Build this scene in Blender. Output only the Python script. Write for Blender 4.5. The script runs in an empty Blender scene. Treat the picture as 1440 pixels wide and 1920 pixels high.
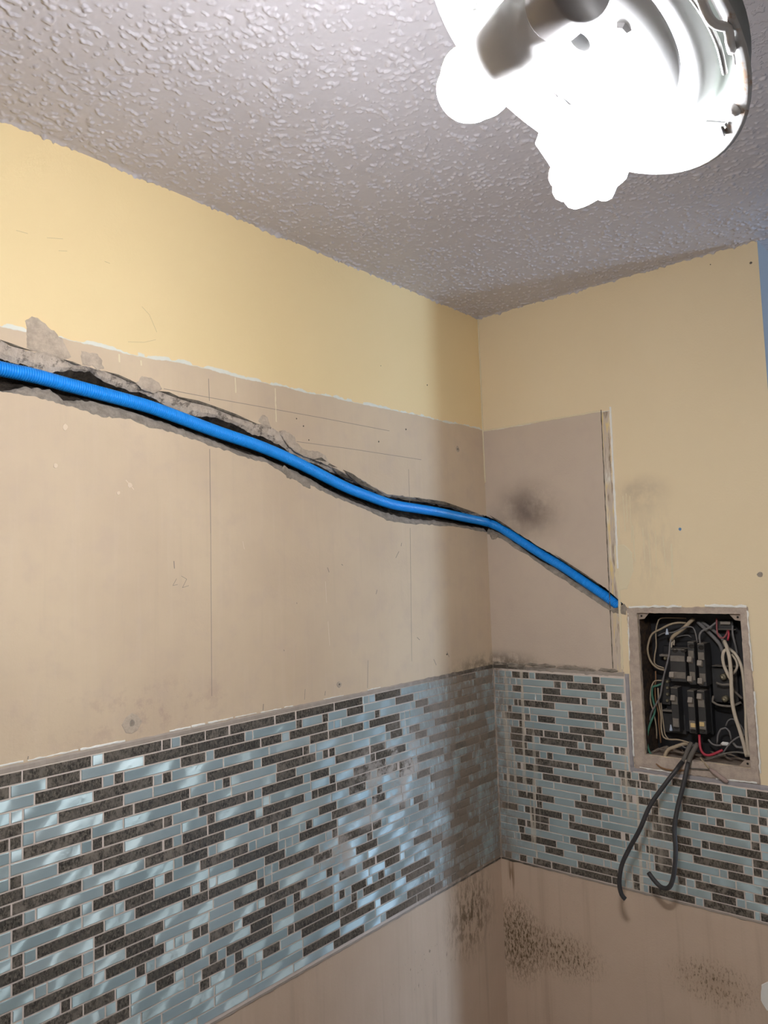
import bpy, bmesh, math, random
import numpy as np
from mathutils import Vector, Matrix, noise
from mathutils.geometry import tessellate_polygon

random.seed(7)
rng = np.random.default_rng(7)
sc = bpy.context.scene
col = sc.collection

# ------------------------------------------------------------------ camera
cam_d = bpy.data.cameras.new('camera')
cam_d.sensor_fit = 'HORIZONTAL'
cam_d.sensor_width = 36.0
cam_d.lens = 36.0 * 1430 / 1440
cam_d.clip_start = 0.02
cam = bpy.data.objects.new('camera', cam_d)
col.objects.link(cam)
R_, U_, F_ = Vector((0.6476,-0.7613,-0.0321)), Vector((-0.0388,-0.075,0.9964)), Vector((0.761,0.6441,0.0781))
m = Matrix((R_, U_, -F_)).transposed().to_4x4()
m.translation = Vector((-2.0671,-1.3219,1.6268))
cam.matrix_world = m
sc.camera = cam

# ------------------------------------------------------------------ world, daylight, exposure
w = bpy.data.worlds.new('world')
sc.world = w
w.use_nodes = True
w.node_tree.nodes['Background'].inputs[0].default_value = (0.55, 0.68, 0.95, 1)
w.node_tree.nodes['Background'].inputs[1].default_value = 0.25

WIN = dict(x0=0.84, x1=1.26, z0=0.60, z1=1.72, y=-4.2)      # window in the back wall of the side room
ld = bpy.data.lights.new('daylight', 'AREA')
ld.shape = 'RECTANGLE'
ld.size = WIN['x1'] - WIN['x0'] - 0.06
ld.size_y = WIN['z1'] - WIN['z0'] - 0.06
ld.energy = 66.0
ld.color = (0.52, 0.72, 1.0)
lo = bpy.data.objects.new('daylight', ld)
lo.location = ((WIN['x0'] + WIN['x1']) / 2, WIN['y'] - 0.03, (WIN['z0'] + WIN['z1']) / 2)
lo.rotation_euler = (math.radians(90), 0, 0)
col.objects.link(lo)

BULB = 320.0                                                  # emission of the two lit bulbs
vs = sc.view_settings
vs.view_transform = 'Standard'
vs.look = 'None'
vs.exposure = 0.32
vs.gamma = 1.0
vs.use_curve_mapping = False

# ------------------------------------------------------------------ sizes of the place
CEIL = 2.44
Z0 = 1.315            # top edge of the tiled band
PITCH = 0.02104       # tile row spacing
ZB = Z0 - 0.5745      # bottom edge of the tiled band
ZP = Z0 + 0.757       # line where the paint ends
YE = -0.846           # outer end of the right wall

# ------------------------------------------------------------------ node helper
class NB:
    def __init__(s, name):
        s.mat = bpy.data.materials.new(name)
        s.mat.use_nodes = True
        s.t = s.mat.node_tree
        s.b = s.t.nodes['Principled BSDF']
    def n(s, typ, **kw):
        q = s.t.nodes.new(typ)
        for k, v in kw.items(): setattr(q, k, v)
        return q
    def put(s, sock, v):
        if isinstance(v, bpy.types.NodeSocket): s.t.links.new(v, sock)
        elif isinstance(v, (tuple, list)) and len(v) == 3 and sock.type == 'RGBA': sock.default_value = (*v, 1)
        else: sock.default_value = v
    def m(s, op, a, b=0.0, c=None, clamp=False):
        q = s.n('ShaderNodeMath', operation=op, use_clamp=clamp)
        s.put(q.inputs[0], a); s.put(q.inputs[1], b)
        if c is not None: s.put(q.inputs[2], c)
        return q.outputs[0]
    def pos(s):
        if not hasattr(s, '_p'):
            g = s.n('ShaderNodeNewGeometry')
            s._pv = g.outputs['Position']
            q = s.n('ShaderNodeSeparateXYZ'); s.put(q.inputs[0], s._pv)
            s._p = q.outputs
        return s._p
    def posv(s, sx=1, sy=1, sz=1):
        s.pos()
        if (sx, sy, sz) == (1, 1, 1): return s._pv
        q = s.n('ShaderNodeVectorMath', operation='MULTIPLY'); s.put(q.inputs[0], s._pv); q.inputs[1].default_value = (sx, sy, sz)
        return q.outputs[0]
    def objv(s, sx=1, sy=1, sz=1):
        tc = s.n('ShaderNodeTexCoord')
        q = s.n('ShaderNodeVectorMath', operation='MULTIPLY'); s.put(q.inputs[0], tc.outputs['Object']); q.inputs[1].default_value = (sx, sy, sz)
        return q.outputs[0]
    def noise(s, scale, detail=3.0, rough=0.55, vec=None, dist=0.0):
        q = s.n('ShaderNodeTexNoise')
        q.inputs['Scale'].default_value = scale; q.inputs['Detail'].default_value = detail
        q.inputs['Roughness'].default_value = rough; q.inputs['Distortion'].default_value = dist
        s.put(q.inputs['Vector'], vec if vec is not None else s.posv())
        return q.outputs[0]
    def ss(s, v, a, b, lo=0.0, hi=1.0):
        q = s.n('ShaderNodeMapRange', interpolation_type='SMOOTHSTEP')
        s.put(q.inputs[0], v); q.inputs[1].default_value = a; q.inputs[2].default_value = b
        q.inputs[3].default_value = lo; q.inputs[4].default_value = hi
        return q.outputs[0]
    def mix(s, f, a, b):
        q = s.n('ShaderNodeMix', data_type='RGBA')
        s.put(q.inputs['Factor'], f); s.put(q.inputs[6], a); s.put(q.inputs[7], b)
        return q.outputs[2]
    def ell(s, ax, c0, c1, r0, r1, soft=0.0):
        """blot around a place on a wall: 1 inside, 0 outside"""
        p = s.pos()
        a = s.m('DIVIDE', s.m('SUBTRACT', p[ax], c0), r0)
        b = s.m('DIVIDE', s.m('SUBTRACT', p[2], c1), r1)
        d = s.m('SQRT', s.m('ADD', s.m('MULTIPLY', a, a), s.m('MULTIPLY', b, b)))
        return s.ss(d, 1.0, soft)
    def band(s, ax, a, b, e=0.001):
        p = s.pos()
        return s.m('MULTIPLY', s.ss(p[ax], a - e, a + e), s.ss(p[ax], b + e, b - e))
    def bump(s, h, strength=0.3, dist=0.002):
        q = s.n('ShaderNodeBump'); q.inputs['Strength'].default_value = strength; q.inputs['Distance'].default_value = dist
        s.put(q.inputs['Height'], h)
        s.t.links.new(q.outputs[0], s.b.inputs['Normal'])
    def out(s, color=None, rough=0.8, metal=0.0, spec=0.3, **kw):
        if color is not None: s.put(s.b.inputs['Base Color'], color)
        s.put(s.b.inputs['Roughness'], rough); s.put(s.b.inputs['Metallic'], metal)
        s.put(s.b.inputs['Specular IOR Level'], spec)
        for k, v in kw.items(): s.put(s.b.inputs[k], v)
        return s.mat

def simple(name, c, rough=0.6, metal=0.0, spec=0.4, var=0.0, scale=60):
    b = NB(name)
    if var:
        f = b.noise(scale, 4)
        c2 = b.mix(f, tuple(x * (1 - var) for x in c), tuple(min(1, x * (1 + var)) for x in c))
        return b.out(c2, rough, metal, spec)
    return b.out(c, rough, metal, spec)

YEL = (0.80, 0.645, 0.385)
BEI = (0.60, 0.475, 0.365)

def paint_bare(b, ax):
    """colours of yellow paint and of the bare beige board"""
    n1 = b.noise(3.0, 4); n2 = b.noise(18.0, 5)
    y = b.mix(n1, (0.78, 0.595, 0.315), (0.84, 0.65, 0.36)) if ax == 0 else b.mix(n1, (0.745, 0.595, 0.375), (0.80, 0.65, 0.425))
    be = b.mix(b.ss(n1, 0.3, 0.7), (0.575, 0.44, 0.305), (0.65, 0.505, 0.345)) if ax == 0 else b.mix(b.ss(n1, 0.3, 0.7), (0.56, 0.44, 0.325), (0.635, 0.505, 0.37))
    be = b.mix(b.m('MULTIPLY', b.ss(n2, 0.45, 0.75), 0.35), be, (0.52, 0.395, 0.31))
    return y, be

def mat_wall_left():
    b = NB('wall_left_paint'); p = b.pos()
    y, be = paint_bare(b, 0)
    low = b.mix(b.noise(9, 4), (0.52, 0.385, 0.275), (0.61, 0.46, 0.34))
    be = b.mix(b.ss(p[2], Z0 - 0.3, Z0 - 0.301), be, low)
    wob = b.m('MULTIPLY', b.m('SUBTRACT', b.noise(6, 2), 0.5), 0.02)
    wob = b.m('ADD', wob, b.m('MULTIPLY', b.m('SUBTRACT', b.noise(60, 3), 0.5), 0.006))
    h = b.m('ADD', b.m('SUBTRACT', p[2], ZP), wob)
    c = b.mix(b.ss(h, -0.0008, 0.0008), be, y)
    # white torn paper along the paint edge
    wn = b.ss(b.noise(14, 3), 0.44, 0.54)
    hw = b.m('MULTIPLY', wn, 0.0065)
    e = b.m('MULTIPLY', b.ss(h, -0.002, 0.0), b.m('SUBTRACT', 1.0, b.ss(b.m('SUBTRACT', h, hw), -0.001, 0.001)))
    c = b.mix(b.m('MULTIPLY', e, 0.85), c, b.mix(b.noise(50, 3), (0.62, 0.66, 0.62), (0.80, 0.78, 0.72)))
    stv = b.noise(55, 4, 0.65, b.posv(1, 1, 0.05))
    c = b.mix(b.m('MULTIPLY', b.m('MULTIPLY', b.ss(stv, 0.5, 0.72), b.ss(h, 0.0, -0.05)), 0.14), c, (0.68, 0.55, 0.42))
    c = b.mix(b.m('MULTIPLY', b.m('MULTIPLY', b.ss(stv, 0.46, 0.28), b.ss(h, 0.0, -0.05)), 0.10), c, (0.42, 0.32, 0.25))
    # pink scuffs and dirt low down over the tiles
    sc_ = b.m('MULTIPLY', b.ell(0, -1.22, Z0 + 0.06, 0.35, 0.09), b.ss(b.noise(22, 5, 0.7), 0.48, 0.66))
    c = b.mix(b.m('MULTIPLY', sc_, 0.5), c, (0.40, 0.27, 0.22))
    d1 = b.m('MULTIPLY', b.ell(0, -0.02, Z0 + 0.015, 0.32, 0.05), b.ss(b.noise(24, 6, 0.7), 0.36, 0.6))
    c = b.mix(b.m('MULTIPLY', d1, 0.8), c, (0.11, 0.085, 0.06))
    # streaky mould below the tiles
    v = b.posv(1, 1, 0.35)
    md = b.m('MULTIPLY', b.ell(0, -0.17, ZB - 0.11, 0.17, 0.17), b.ss(b.noise(70, 6, 0.75, v), 0.45, 0.57))
    c = b.mix(b.m('MULTIPLY', md, 0.85), c, (0.10, 0.062, 0.03))
    md = b.m('MULTIPLY', b.ell(0, -0.35, ZB - 0.17, 0.3, 0.10), b.ss(b.noise(130, 4, 0.7, v), 0.62, 0.66))
    c = b.mix(b.m('MULTIPLY', md, 0.8), c, (0.10, 0.07, 0.045))
    st = b.ss(b.noise(26, 3, 0.6, b.posv(1, 1, 0.05)), 0.55, 0.75)
    c = b.mix(b.m('MULTIPLY', b.m('MULTIPLY', st, b.ss(p[2], ZB + 0.01, ZB - 0.03)), 0.35), c, (0.33, 0.24, 0.18))
    b.bump(b.m('ADD', b.noise(140, 4, 0.6), b.m('MULTIPLY', b.noise(16, 3), 1.6)), 0.16, 0.002)
    return b.out(c, 0.62, 0, 0.25)

def mat_wall_right():
    b = NB('wall_right_paint'); p = b.pos()
    y, be = paint_bare(b, 1)
    be = b.mix(0.35, be, (0.50, 0.42, 0.36))
    low = b.mix(b.noise(9, 4), (0.54, 0.40, 0.29), (0.62, 0.475, 0.355))
    wob = b.m('ADD', b.m('MULTIPLY', b.m('SUBTRACT', b.noise(9, 2), 0.5), 0.012), b.m('MULTIPLY', b.m('SUBTRACT', b.noise(80, 3), 0.5), 0.004))
    h = b.m('ADD', b.m('SUBTRACT', p[2], ZP - 0.004), wob)
    up = b.ss(h, -0.0008, 0.0008)
    e = b.m('MULTIPLY', b.ss(h, -0.003, -0.001), b.ss(h, 0.005, 0.003))
    side = b.ss(b.m('ADD', p[1], wob), -0.404, -0.406)          # past the strip: painted all the way down
    strip = b.m('MULTIPLY', b.ss(b.m('ADD', p[1], wob), -0.403, -0.405), b.ss(b.m('ADD', p[1], b.m('MULTIPLY', wob, 1.6)), -0.428, -0.425))
    sv = b.posv(1, 1, 0.12)
    sn = b.noise(75, 4, 0.65, sv, 0.4)
    sc_ = b.mix(b.ss(sn, 0.36, 0.46), (0.30, 0.22, 0.15), b.mix(b.ss(sn, 0.48, 0.62), (0.56, 0.46, 0.36), b.mix(b.ss(b.noise(9, 2), 0.4, 0.6), (0.78, 0.74, 0.64), (0.72, 0.55, 0.24))))
    c = b.mix(side, be, y)
    c = b.mix(strip, c, sc_)
    c = b.mix(b.m('MULTIPLY', e, b.ss(p[1], -0.432, -0.430)), c, (0.76, 0.72, 0.62))
    c = b.mix(up, c, y)
    c = b.mix(b.ss(p[2], Z0 - 0.28, Z0 - 0.281), c, low)
    # smudges with soft edges of soot and dirt
    sm = b.m('MULTIPLY', b.ell(1, -0.15, Z0 + 0.485, 0.17, 0.125), b.ss(b.noise(10, 5, 0.6), 0.2, 0.65))
    c = b.mix(b.m('MULTIPLY', sm, 0.85), c, (0.14, 0.10, 0.085))
    sm = b.m('MULTIPLY', b.ell(1, -0.505, Z0 + 0.50, 0.11, 0.075), b.ss(b.noise(12, 5, 0.6), 0.22, 0.7))
    c = b.mix(b.m('MULTIPLY', sm, 0.6), c, (0.26, 0.20, 0.17))
    wash = b.m('MULTIPLY', b.ell(1, -0.52, Z0 + 0.36, 0.13, 0.19), b.ss(b.noise(30, 5, 0.65, b.posv(1, 1, 0.35)), 0.44, 0.6))
    c = b.mix(b.m('MULTIPLY', wash, 0.5), c, (0.62, 0.50, 0.34))
    d1 = b.m('MULTIPLY', b.ell(1, -0.03, Z0 + 0.018, 0.20, 0.05), b.ss(b.noise(26, 6, 0.7), 0.34, 0.58))
    c = b.mix(b.m('MULTIPLY', d1, 0.8), c, (0.12, 0.09, 0.065))
    d1 = b.m('MULTIPLY', b.ell(1, -0.25, Z0 + 0.008, 0.22, 0.022), b.ss(b.noise(34, 6, 0.7), 0.38, 0.56))
    c = b.mix(b.m('MULTIPLY', d1, 0.65), c, (0.15, 0.11, 0.08))
    # mould under the tiles
    v = b.posv(1, 1, 0.4)
    for (cy, cz, ry, rz, t0, k) in ((-0.05, ZB - 0.235, 0.115, 0.16, 0.47, 0.9), (-0.19, ZB - 0.235, 0.17, 0.09, 0.50, 0.9), (-0.20, ZB - 0.09, 0.12, 0.09, 0.60, 0.7),
                                    (-0.62, ZB - 0.185, 0.14, 0.08, 0.52, 0.85), (-0.40, ZB - 0.20, 0.40, 0.17, 0.64, 0.75)):
        md = b.m('MULTIPLY', b.ell(1, cy, cz, ry, rz, 0.25), b.ss(b.noise(165, 6, 0.82, v), t0 - 0.005, t0 + 0.09))
        c = b.mix(b.m('MULTIPLY', b.ell(1, cy, cz, ry, rz, 0.0), 0.28 if t0 < 0.55 else 0.0), c, (0.27, 0.17, 0.09))
        c = b.mix(b.m('MULTIPLY', md, k), c, (0.085, 0.05, 0.02))
    st = b.ss(b.noise(24, 3, 0.6, b.posv(1, 1, 0.05)), 0.52, 0.75)
    c = b.mix(b.m('MULTIPLY', b.m('MULTIPLY', st, b.ss(p[2], ZB + 0.01, ZB - 0.02)), 0.35), c, (0.32, 0.22, 0.15))
    rust = b.m('MULTIPLY', b.ell(1, -0.035, ZB - 0.05, 0.02, 0.09), b.ss(b.noise(60, 4, 0.6, b.posv(1, 1, 0.1)), 0.5, 0.6))
    c = b.mix(b.m('MULTIPLY', rust, 0.8), c, (0.18, 0.09, 0.035))
    b.bump(b.m('ADD', b.noise(190, 4, 0.6), b.m('MULTIPLY', b.noise(20, 3), 1.3)), 0.22, 0.0022)
    return b.out(c, 0.6, 0, 0.25)

def grime(b, c, rough, metal_v=None):
    """dried grout film, drips and dirt that lie over tiles and joints"""
    p = b.pos()
    # dirt towards the room corner on both walls
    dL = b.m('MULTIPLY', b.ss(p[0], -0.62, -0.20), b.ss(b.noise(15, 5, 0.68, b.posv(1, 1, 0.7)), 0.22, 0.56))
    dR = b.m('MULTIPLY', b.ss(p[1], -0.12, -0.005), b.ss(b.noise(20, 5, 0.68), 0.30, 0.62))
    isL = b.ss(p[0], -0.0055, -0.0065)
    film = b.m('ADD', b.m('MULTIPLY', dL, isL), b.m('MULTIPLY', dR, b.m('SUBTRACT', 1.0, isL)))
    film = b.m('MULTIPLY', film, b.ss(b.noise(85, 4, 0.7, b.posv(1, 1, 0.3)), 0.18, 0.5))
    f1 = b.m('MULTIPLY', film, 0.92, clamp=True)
    # pale grout haze smeared over the middle of the left band
    hz = b.m('MULTIPLY', b.m('MAXIMUM', b.ell(0, -0.56, Z0 - 0.24, 0.17, 0.16), b.m('MAXIMUM', b.ell(0, -0.72, Z0 - 0.36, 0.13, 0.10), b.ell(0, -0.47, Z0 - 0.20, 0.10, 0.14, 0.4))), b.ss(b.noise(14, 5, 0.7), 0.44, 0.58))
    hz = b.m('MULTIPLY', b.m('MULTIPLY', hz, isL), 0.9)
    # drips of paint running down the right band
    dv = b.posv(1, 1, 0.06)
    dn = b.ss(b.noise(62, 3, 0.6, dv), 0.565, 0.615)
    z1 = b.m('MAXIMUM', b.ss(p[1], -0.395, -0.405), 0.0)
    z1 = b.m('MULTIPLY', z1, b.ss(p[1], -0.53, -0.49))
    z2 = b.m('MULTIPLY', b.ss(p[1], -0.02, -0.04), b.m('MULTIPLY', b.ss(p[1], -0.16, -0.12), 0.8))
    dr = b.m('MULTIPLY', b.m('MULTIPLY', dn, b.m('ADD', z1, z2)), b.m('SUBTRACT', 1.0, isL))
    broad = b.m('MULTIPLY', b.ss(b.noise(30, 4, 0.7, b.posv(1, 1, 0.25)), 0.5, 0.62), b.m('MULTIPLY', z1, 0.5))
    dr = b.m('MAXIMUM', dr, b.m('MULTIPLY', broad, b.m('SUBTRACT', 1.0, isL)))
    dr = b.m('MULTIPLY', dr, 0.85)
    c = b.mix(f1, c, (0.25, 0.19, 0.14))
    c = b.mix(hz, c, (0.50, 0.43, 0.37))
    c = b.mix(dr, c, (0.62, 0.53, 0.42))
    cover = b.m('MAXIMUM', f1, b.m('MAXIMUM', hz, dr))
    rough = b.m('ADD', b.m('MULTIPLY', rough, b.m('SUBTRACT', 1.0, cover)), b.m('MULTIPLY', cover, 0.7))
    mv = None
    if metal_v is not None: mv = b.m('MULTIPLY', metal_v, b.m('SUBTRACT', 1.0, cover))
    return c, rough, mv, cover

def mat_metal_tile():
    b = NB('brushed_aluminium'); p = b.pos()
    oi = b.n('ShaderNodeObjectInfo')
    rnd = oi.outputs['Random']
    c = b.mix(rnd, (0.455, 0.575, 0.59), (0.575, 0.68, 0.685))
    br = b.noise(9, 3, 0.6, b.posv(1, 1, 1.0), 0.5)
    c = b.mix(b.m('MULTIPLY', b.ss(br, 0.45, 0.7), 0.35), c, (0.37, 0.48, 0.49))
    c, r, mv, cov = grime(b, c, 0.45, 0.60)
    # hairline brushing that swings in arcs from tile to tile
    t = b.m('ADD', b.m('MULTIPLY', b.m('SUBTRACT', b.m('ADD', p[0], p[1]), b.m('MULTIPLY', p[2], 0.9)), 44.0), b.m('MULTIPLY', rnd, 6.28))
    t = b.m('ADD', t, b.m('MULTIPLY', b.noise(11, 2), 5.0))
    a = b.m('ADD', -1.30, b.m('MULTIPLY', b.m('SINE', t), 0.44))
    h = b.n('ShaderNodeTexNoise'); h.inputs['Scale'].default_value = 1.0; h.inputs['Detail'].default_value = 3
    s1 = b.m('ADD', b.m('MULTIPLY', b.m('ADD', p[0], p[1]), b.m('SINE', a)), b.m('MULTIPLY', p[2], b.m('MULTIPLY', b.m('COSINE', a), -1.0)))
    s2 = b.m('ADD', b.m('MULTIPLY', b.m('ADD', p[0], p[1]), b.m('COSINE', a)), b.m('MULTIPLY', p[2], b.m('SINE', a)))
    hv = b.n('ShaderNodeCombineXYZ'); b.put(hv.inputs[0], b.m('MULTIPLY', s1, 40.0)); b.put(hv.inputs[1], b.m('MULTIPLY', s2, 700.0))
    b.put(h.inputs['Vector'], hv.outputs[0])
    af = b.m('ADD', a, b.m('MULTIPLY', b.m('SUBTRACT', h.outputs[0], 0.5), 1.3))
    cv = b.n('ShaderNodeCombineXYZ')
    b.put(cv.inputs[0], b.m('COSINE', af)); b.put(cv.inputs[1], b.m('MULTIPLY', b.m('COSINE', af), -1.0)); b.put(cv.inputs[2], b.m('SINE', af))
    b.bump(h.outputs[0], 0.14, 0.0008)
    b.out(c, r, mv, 0.5)
    b.put(b.b.inputs['Anisotropic'], 0.95)
    b.put(b.b.inputs['Tangent'], cv.outputs[0])
    return b.mat

def mat_glass_tile():
    b = NB('crackled_dark_glass'); p = b.pos()
    oi = b.n('ShaderNodeObjectInfo')
    n1 = b.noise(230, 6, 0.8, b.posv(1, 1, 0.6)); n2 = b.noise(85, 4, 0.65, b.posv(1, 1, 0.6))
    c = b.mix(b.ss(n1, 0.40, 0.70), (0.030, 0.026, 0.021), (0.22, 0.185, 0.145))
    c = b.mix(b.m('MULTIPLY', b.ss(n2, 0.42, 0.66), 0.8), c, b.mix(oi.outputs['Random'], (0.06, 0.055, 0.046), (0.24, 0.20, 0.16)))
    sp = b.ss(b.noise(420, 2, 0.5), 0.70, 0.76)
    c = b.mix(b.m('MULTIPLY', sp, 0.6), c, (0.40, 0.37, 0.30))
    c, r, mv, cov = grime(b, c, 0.16)
    q = b.n('ShaderNodeBump'); q.inputs['Strength'].default_value = 0.25; q.inputs['Distance'].default_value = 0.001
    b.put(q.inputs['Height'], n1); b.t.links.new(q.outputs[0], b.b.inputs['Normal'])
    return b.out(c, r, 0.0, 0.5)

def mat_grout():
    b = NB('grout'); p = b.pos()
    c = b.mix(b.noise(30, 4), (0.60, 0.50, 0.43), (0.70, 0.60, 0.52))
    c, r, mv, cov = grime(b, c, 0.85)
    b.bump(b.noise(300, 3), 0.3, 0.001)
    return b.out(c, 0.88, 0, 0.15)

def mat_plaster(name, c0, c1, hole=0.0):
    b = NB(name)
    n1 = b.noise(45, 6, 0.7); n2 = b.noise(160, 4, 0.7)
    c = b.mix(b.ss(n1, 0.3, 0.7), c0, c1)
    if hole:
        c = b.mix(b.m('MULTIPLY', b.ss(b.noise(55, 5, 0.75), 0.52, 0.62), hole), c, (0.035, 0.028, 0.022))
    b.bump(b.m('ADD', n1, b.m('MULTIPLY', n2, 0.6)), 0.7, 0.004)
    return b.out(c, 0.92, 0, 0.1)

M = {}
M['wall_l'] = mat_wall_left()
M['wall_r'] = mat_wall_right()
M['metal'] = mat_metal_tile()
M['glass'] = mat_glass_tile()
M['grout'] = mat_grout()
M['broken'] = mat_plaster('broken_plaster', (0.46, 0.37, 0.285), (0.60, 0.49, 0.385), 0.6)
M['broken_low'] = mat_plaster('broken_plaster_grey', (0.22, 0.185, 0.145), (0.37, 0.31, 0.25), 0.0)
M['patch'] = mat_plaster('bare_plaster', (0.40, 0.32, 0.245), (0.56, 0.455, 0.35))
M['cavity'] = mat_plaster('dark_cavity', (0.018, 0.014, 0.011), (0.085, 0.065, 0.048))
M['torn'] = mat_plaster('torn_board_paper', (0.07, 0.058, 0.045), (0.20, 0.165, 0.125))
b = NB('ceiling_paint')
M['ceil'] = b.out(b.mix(b.noise(2.2, 3), (0.475, 0.44, 0.455), (0.54, 0.505, 0.52)), 0.42, 0, 0.45)
b = NB('ceiling_paint_plain'); b.bump(b.ss(b.noise(75, 3, 0.5), 0.5, 0.62), 0.5, 0.003)
M['ceil_far'] = b.out(b.mix(b.noise(2.2, 3), (0.475, 0.44, 0.455), (0.54, 0.505, 0.52)), 0.42, 0, 0.45)
M['room'] = simple('room_paint', (0.64, 0.61, 0.57), 0.7, 0, 0.2, 0.04, 3)
M['side'] = simple('pale_paint', (0.33, 0.335, 0.34), 0.65, 0, 0.25, 0.03, 3)
M['floor'] = simple('floor_boards', (0.46, 0.43, 0.40), 0.5, 0, 0.4, 0.15, 8)
M['white_wood'] = simple('white_wood', (0.78, 0.78, 0.76), 0.45)
M['blue'] = simple('blue_conduit_plastic', (0.010, 0.285, 0.80), 0.34, 0, 0.5)
M['pencil'] = simple('pencil_graphite', (0.26, 0.215, 0.17), 0.6)
M['dark'] = simple('dark_hole', (0.02, 0.016, 0.012), 0.9)
b = NB('grey_caulk'); p_ = b.pos()
ck = b.mix(b.noise(40, 4), (0.29, 0.24, 0.20), (0.45, 0.38, 0.315))
ck = b.mix(b.m('MULTIPLY', b.m('MULTIPLY', b.ss(p_[0], -0.55, -0.10), b.ss(p_[1], -0.25, -0.05)), b.ss(b.noise(30, 5, 0.7), 0.25, 0.55)), ck, (0.095, 0.078, 0.06))
M['caulk'] = b.out(ck, 0.8, 0, 0.2)
M['white_flake'] = simple('white_filler', (0.82, 0.79, 0.72), 0.85, 0, 0.2, 0.08, 90)
M['edge_trim'] = simple('grey_edge_trim', (0.33, 0.30, 0.295), 0.5, 0, 0.4, 0.12, 40)
M['drip'] = simple('yellow_paint_drip', (0.74, 0.63, 0.42), 0.6)

# ------------------------------------------------------------------ mesh helpers
def obj(name, verts, faces, mat, parent=None, smooth=False):
    me = bpy.data.meshes.new(name)
    me.from_pydata([tuple(v) for v in verts], [], faces)
    me.update()
    return mobj(name, me, mat, parent, smooth)

def mobj(name, me, mat, parent=None, smooth=False):
    for q in (mat if isinstance(mat, (list, tuple)) else [mat]): me.materials.append(q)
    if smooth: me.polygons.foreach_set('use_smooth', [True] * len(me.polygons))
    o = bpy.data.objects.new(name, me); col.objects.link(o)
    if parent: o.parent = parent
    return o

def bobj(name, bm, mat, parent=None, smooth=False):
    bmesh.ops.recalc_face_normals(bm, faces=bm.faces)
    me = bpy.data.meshes.new(name); bm.to_mesh(me); bm.free()
    return mobj(name, me, mat, parent, smooth)

def tag(o, label=None, cat=None, group=None, kind=None):
    if label: o['label'] = label
    if cat: o['category'] = cat
    if group: o['group'] = group
    if kind: o['kind'] = kind
    return o

def empty(name, loc=(0, 0, 0)):
    o = bpy.data.objects.new(name, None); o.empty_display_size = 0.05
    o.location = loc; col.objects.link(o); return o

def box(bm, lo, hi, bev=0.0, mtx=None):
    r = bmesh.ops.create_cube(bm, size=1.0)
    vs_ = r['verts']
    for v in vs_:
        v.co = Vector([lo[i] + (v.co[i] + 0.5) * (hi[i] - lo[i]) for i in range(3)])
    if bev:
        es = list({e for v in vs_ for e in v.link_edges})
        rr = bmesh.ops.bevel(bm, geom=es, offset=bev, segments=1, affect='EDGES')
        vs_ = list({v for f in rr['faces'] for v in f.verts} | {v for v in vs_ if v.is_valid})
    if mtx: bmesh.ops.transform(bm, matrix=mtx, verts=[v for v in vs_ if v.is_valid])
    return vs_

def catmull(pts, step):
    """evenly stepped smooth curve through points"""
    P = [Vector(p) for p in pts]
    P = [P[0] * 2 - P[1]] + P + [P[-1] * 2 - P[-2]]
    out = []
    for i in range(1, len(P) - 2):
        n = max(1, int((P[i + 1] - P[i]).length / step))
        for k in range(n):
            t = k / n
            a, b_, c, d = P[i - 1], P[i], P[i + 1], P[i + 2]
            out.append(0.5 * ((2 * b_) + (c - a) * t + (2 * a - 5 * b_ + 4 * c - d) * t * t + (3 * b_ - a - 3 * c + d) * t ** 3))
    out.append(P[-2])
    return out

def tube(pts, rad, sides=10, caps=True):
    """tube along points, rad a number or one radius per point -> verts, faces"""
    n = len(pts); V = []; Fc = []
    rads = rad if hasattr(rad, '__len__') else [rad] * n
    ref = None
    for i, p in enumerate(pts):
        t = (pts[min(i + 1, n - 1)] - pts[max(i - 1, 0)]).normalized()
        if ref is None:
            ref = t.orthogonal().normalized()
        ref = (ref - t * ref.dot(t)).normalized()
        bn = t.cross(ref)
        for k in range(sides):
            a = 2 * math.pi * k / sides
            V.append(p + (ref * math.cos(a) + bn * math.sin(a)) * rads[i])
    for i in range(n - 1):
        for k in range(sides):
            k2 = (k + 1) % sides
            Fc.append((i * sides + k, i * sides + k2, (i + 1) * sides + k2, (i + 1) * sides + k))
    if caps:
        Fc.append(tuple(range(sides))[::-1]); Fc.append(tuple((n - 1) * sides + k for k in range(sides)))
    return V, Fc

def wire(name, pts, rad, mat, label, cat='wire', group=None, step=0.006, sides=8, parent=None):
    c = catmull(pts, step)
    V, Fc = tube(c, rad, sides)
    o = obj(name, V, Fc, mat, parent, True)
    if not parent: tag(o, label, cat, group)
    return o

def lathe(profile, seg=48, close=False):
    V = []; Fc = []
    n = len(profile)
    for k in range(seg):
        a = 2 * math.pi * k / seg
        for r, h in profile: V.append(Vector((r * math.cos(a), r * math.sin(a), h)))
    for k in range(seg):
        k2 = (k + 1) % seg
        for i in range(n - 1):
            Fc.append((k * n + i, k2 * n + i, k2 * n + i + 1, k * n + i + 1))
    return V, Fc

# wall planes: left wall is y=0 facing -y, right wall is x=0 facing -x
def LW(q, d=0.0): return Vector((q[0], d, q[1]))       # d > 0 goes into the wall
def RW(q, d=0.0): return Vector((d, q[0], q[1]))

def poly_faces(loops):
    """tessellate a polygon with holes (lists of 2-D points) -> flat index triangles"""
    return tessellate_polygon([[Vector((a, b_, 0)) for a, b_ in lp] for lp in loops])

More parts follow.
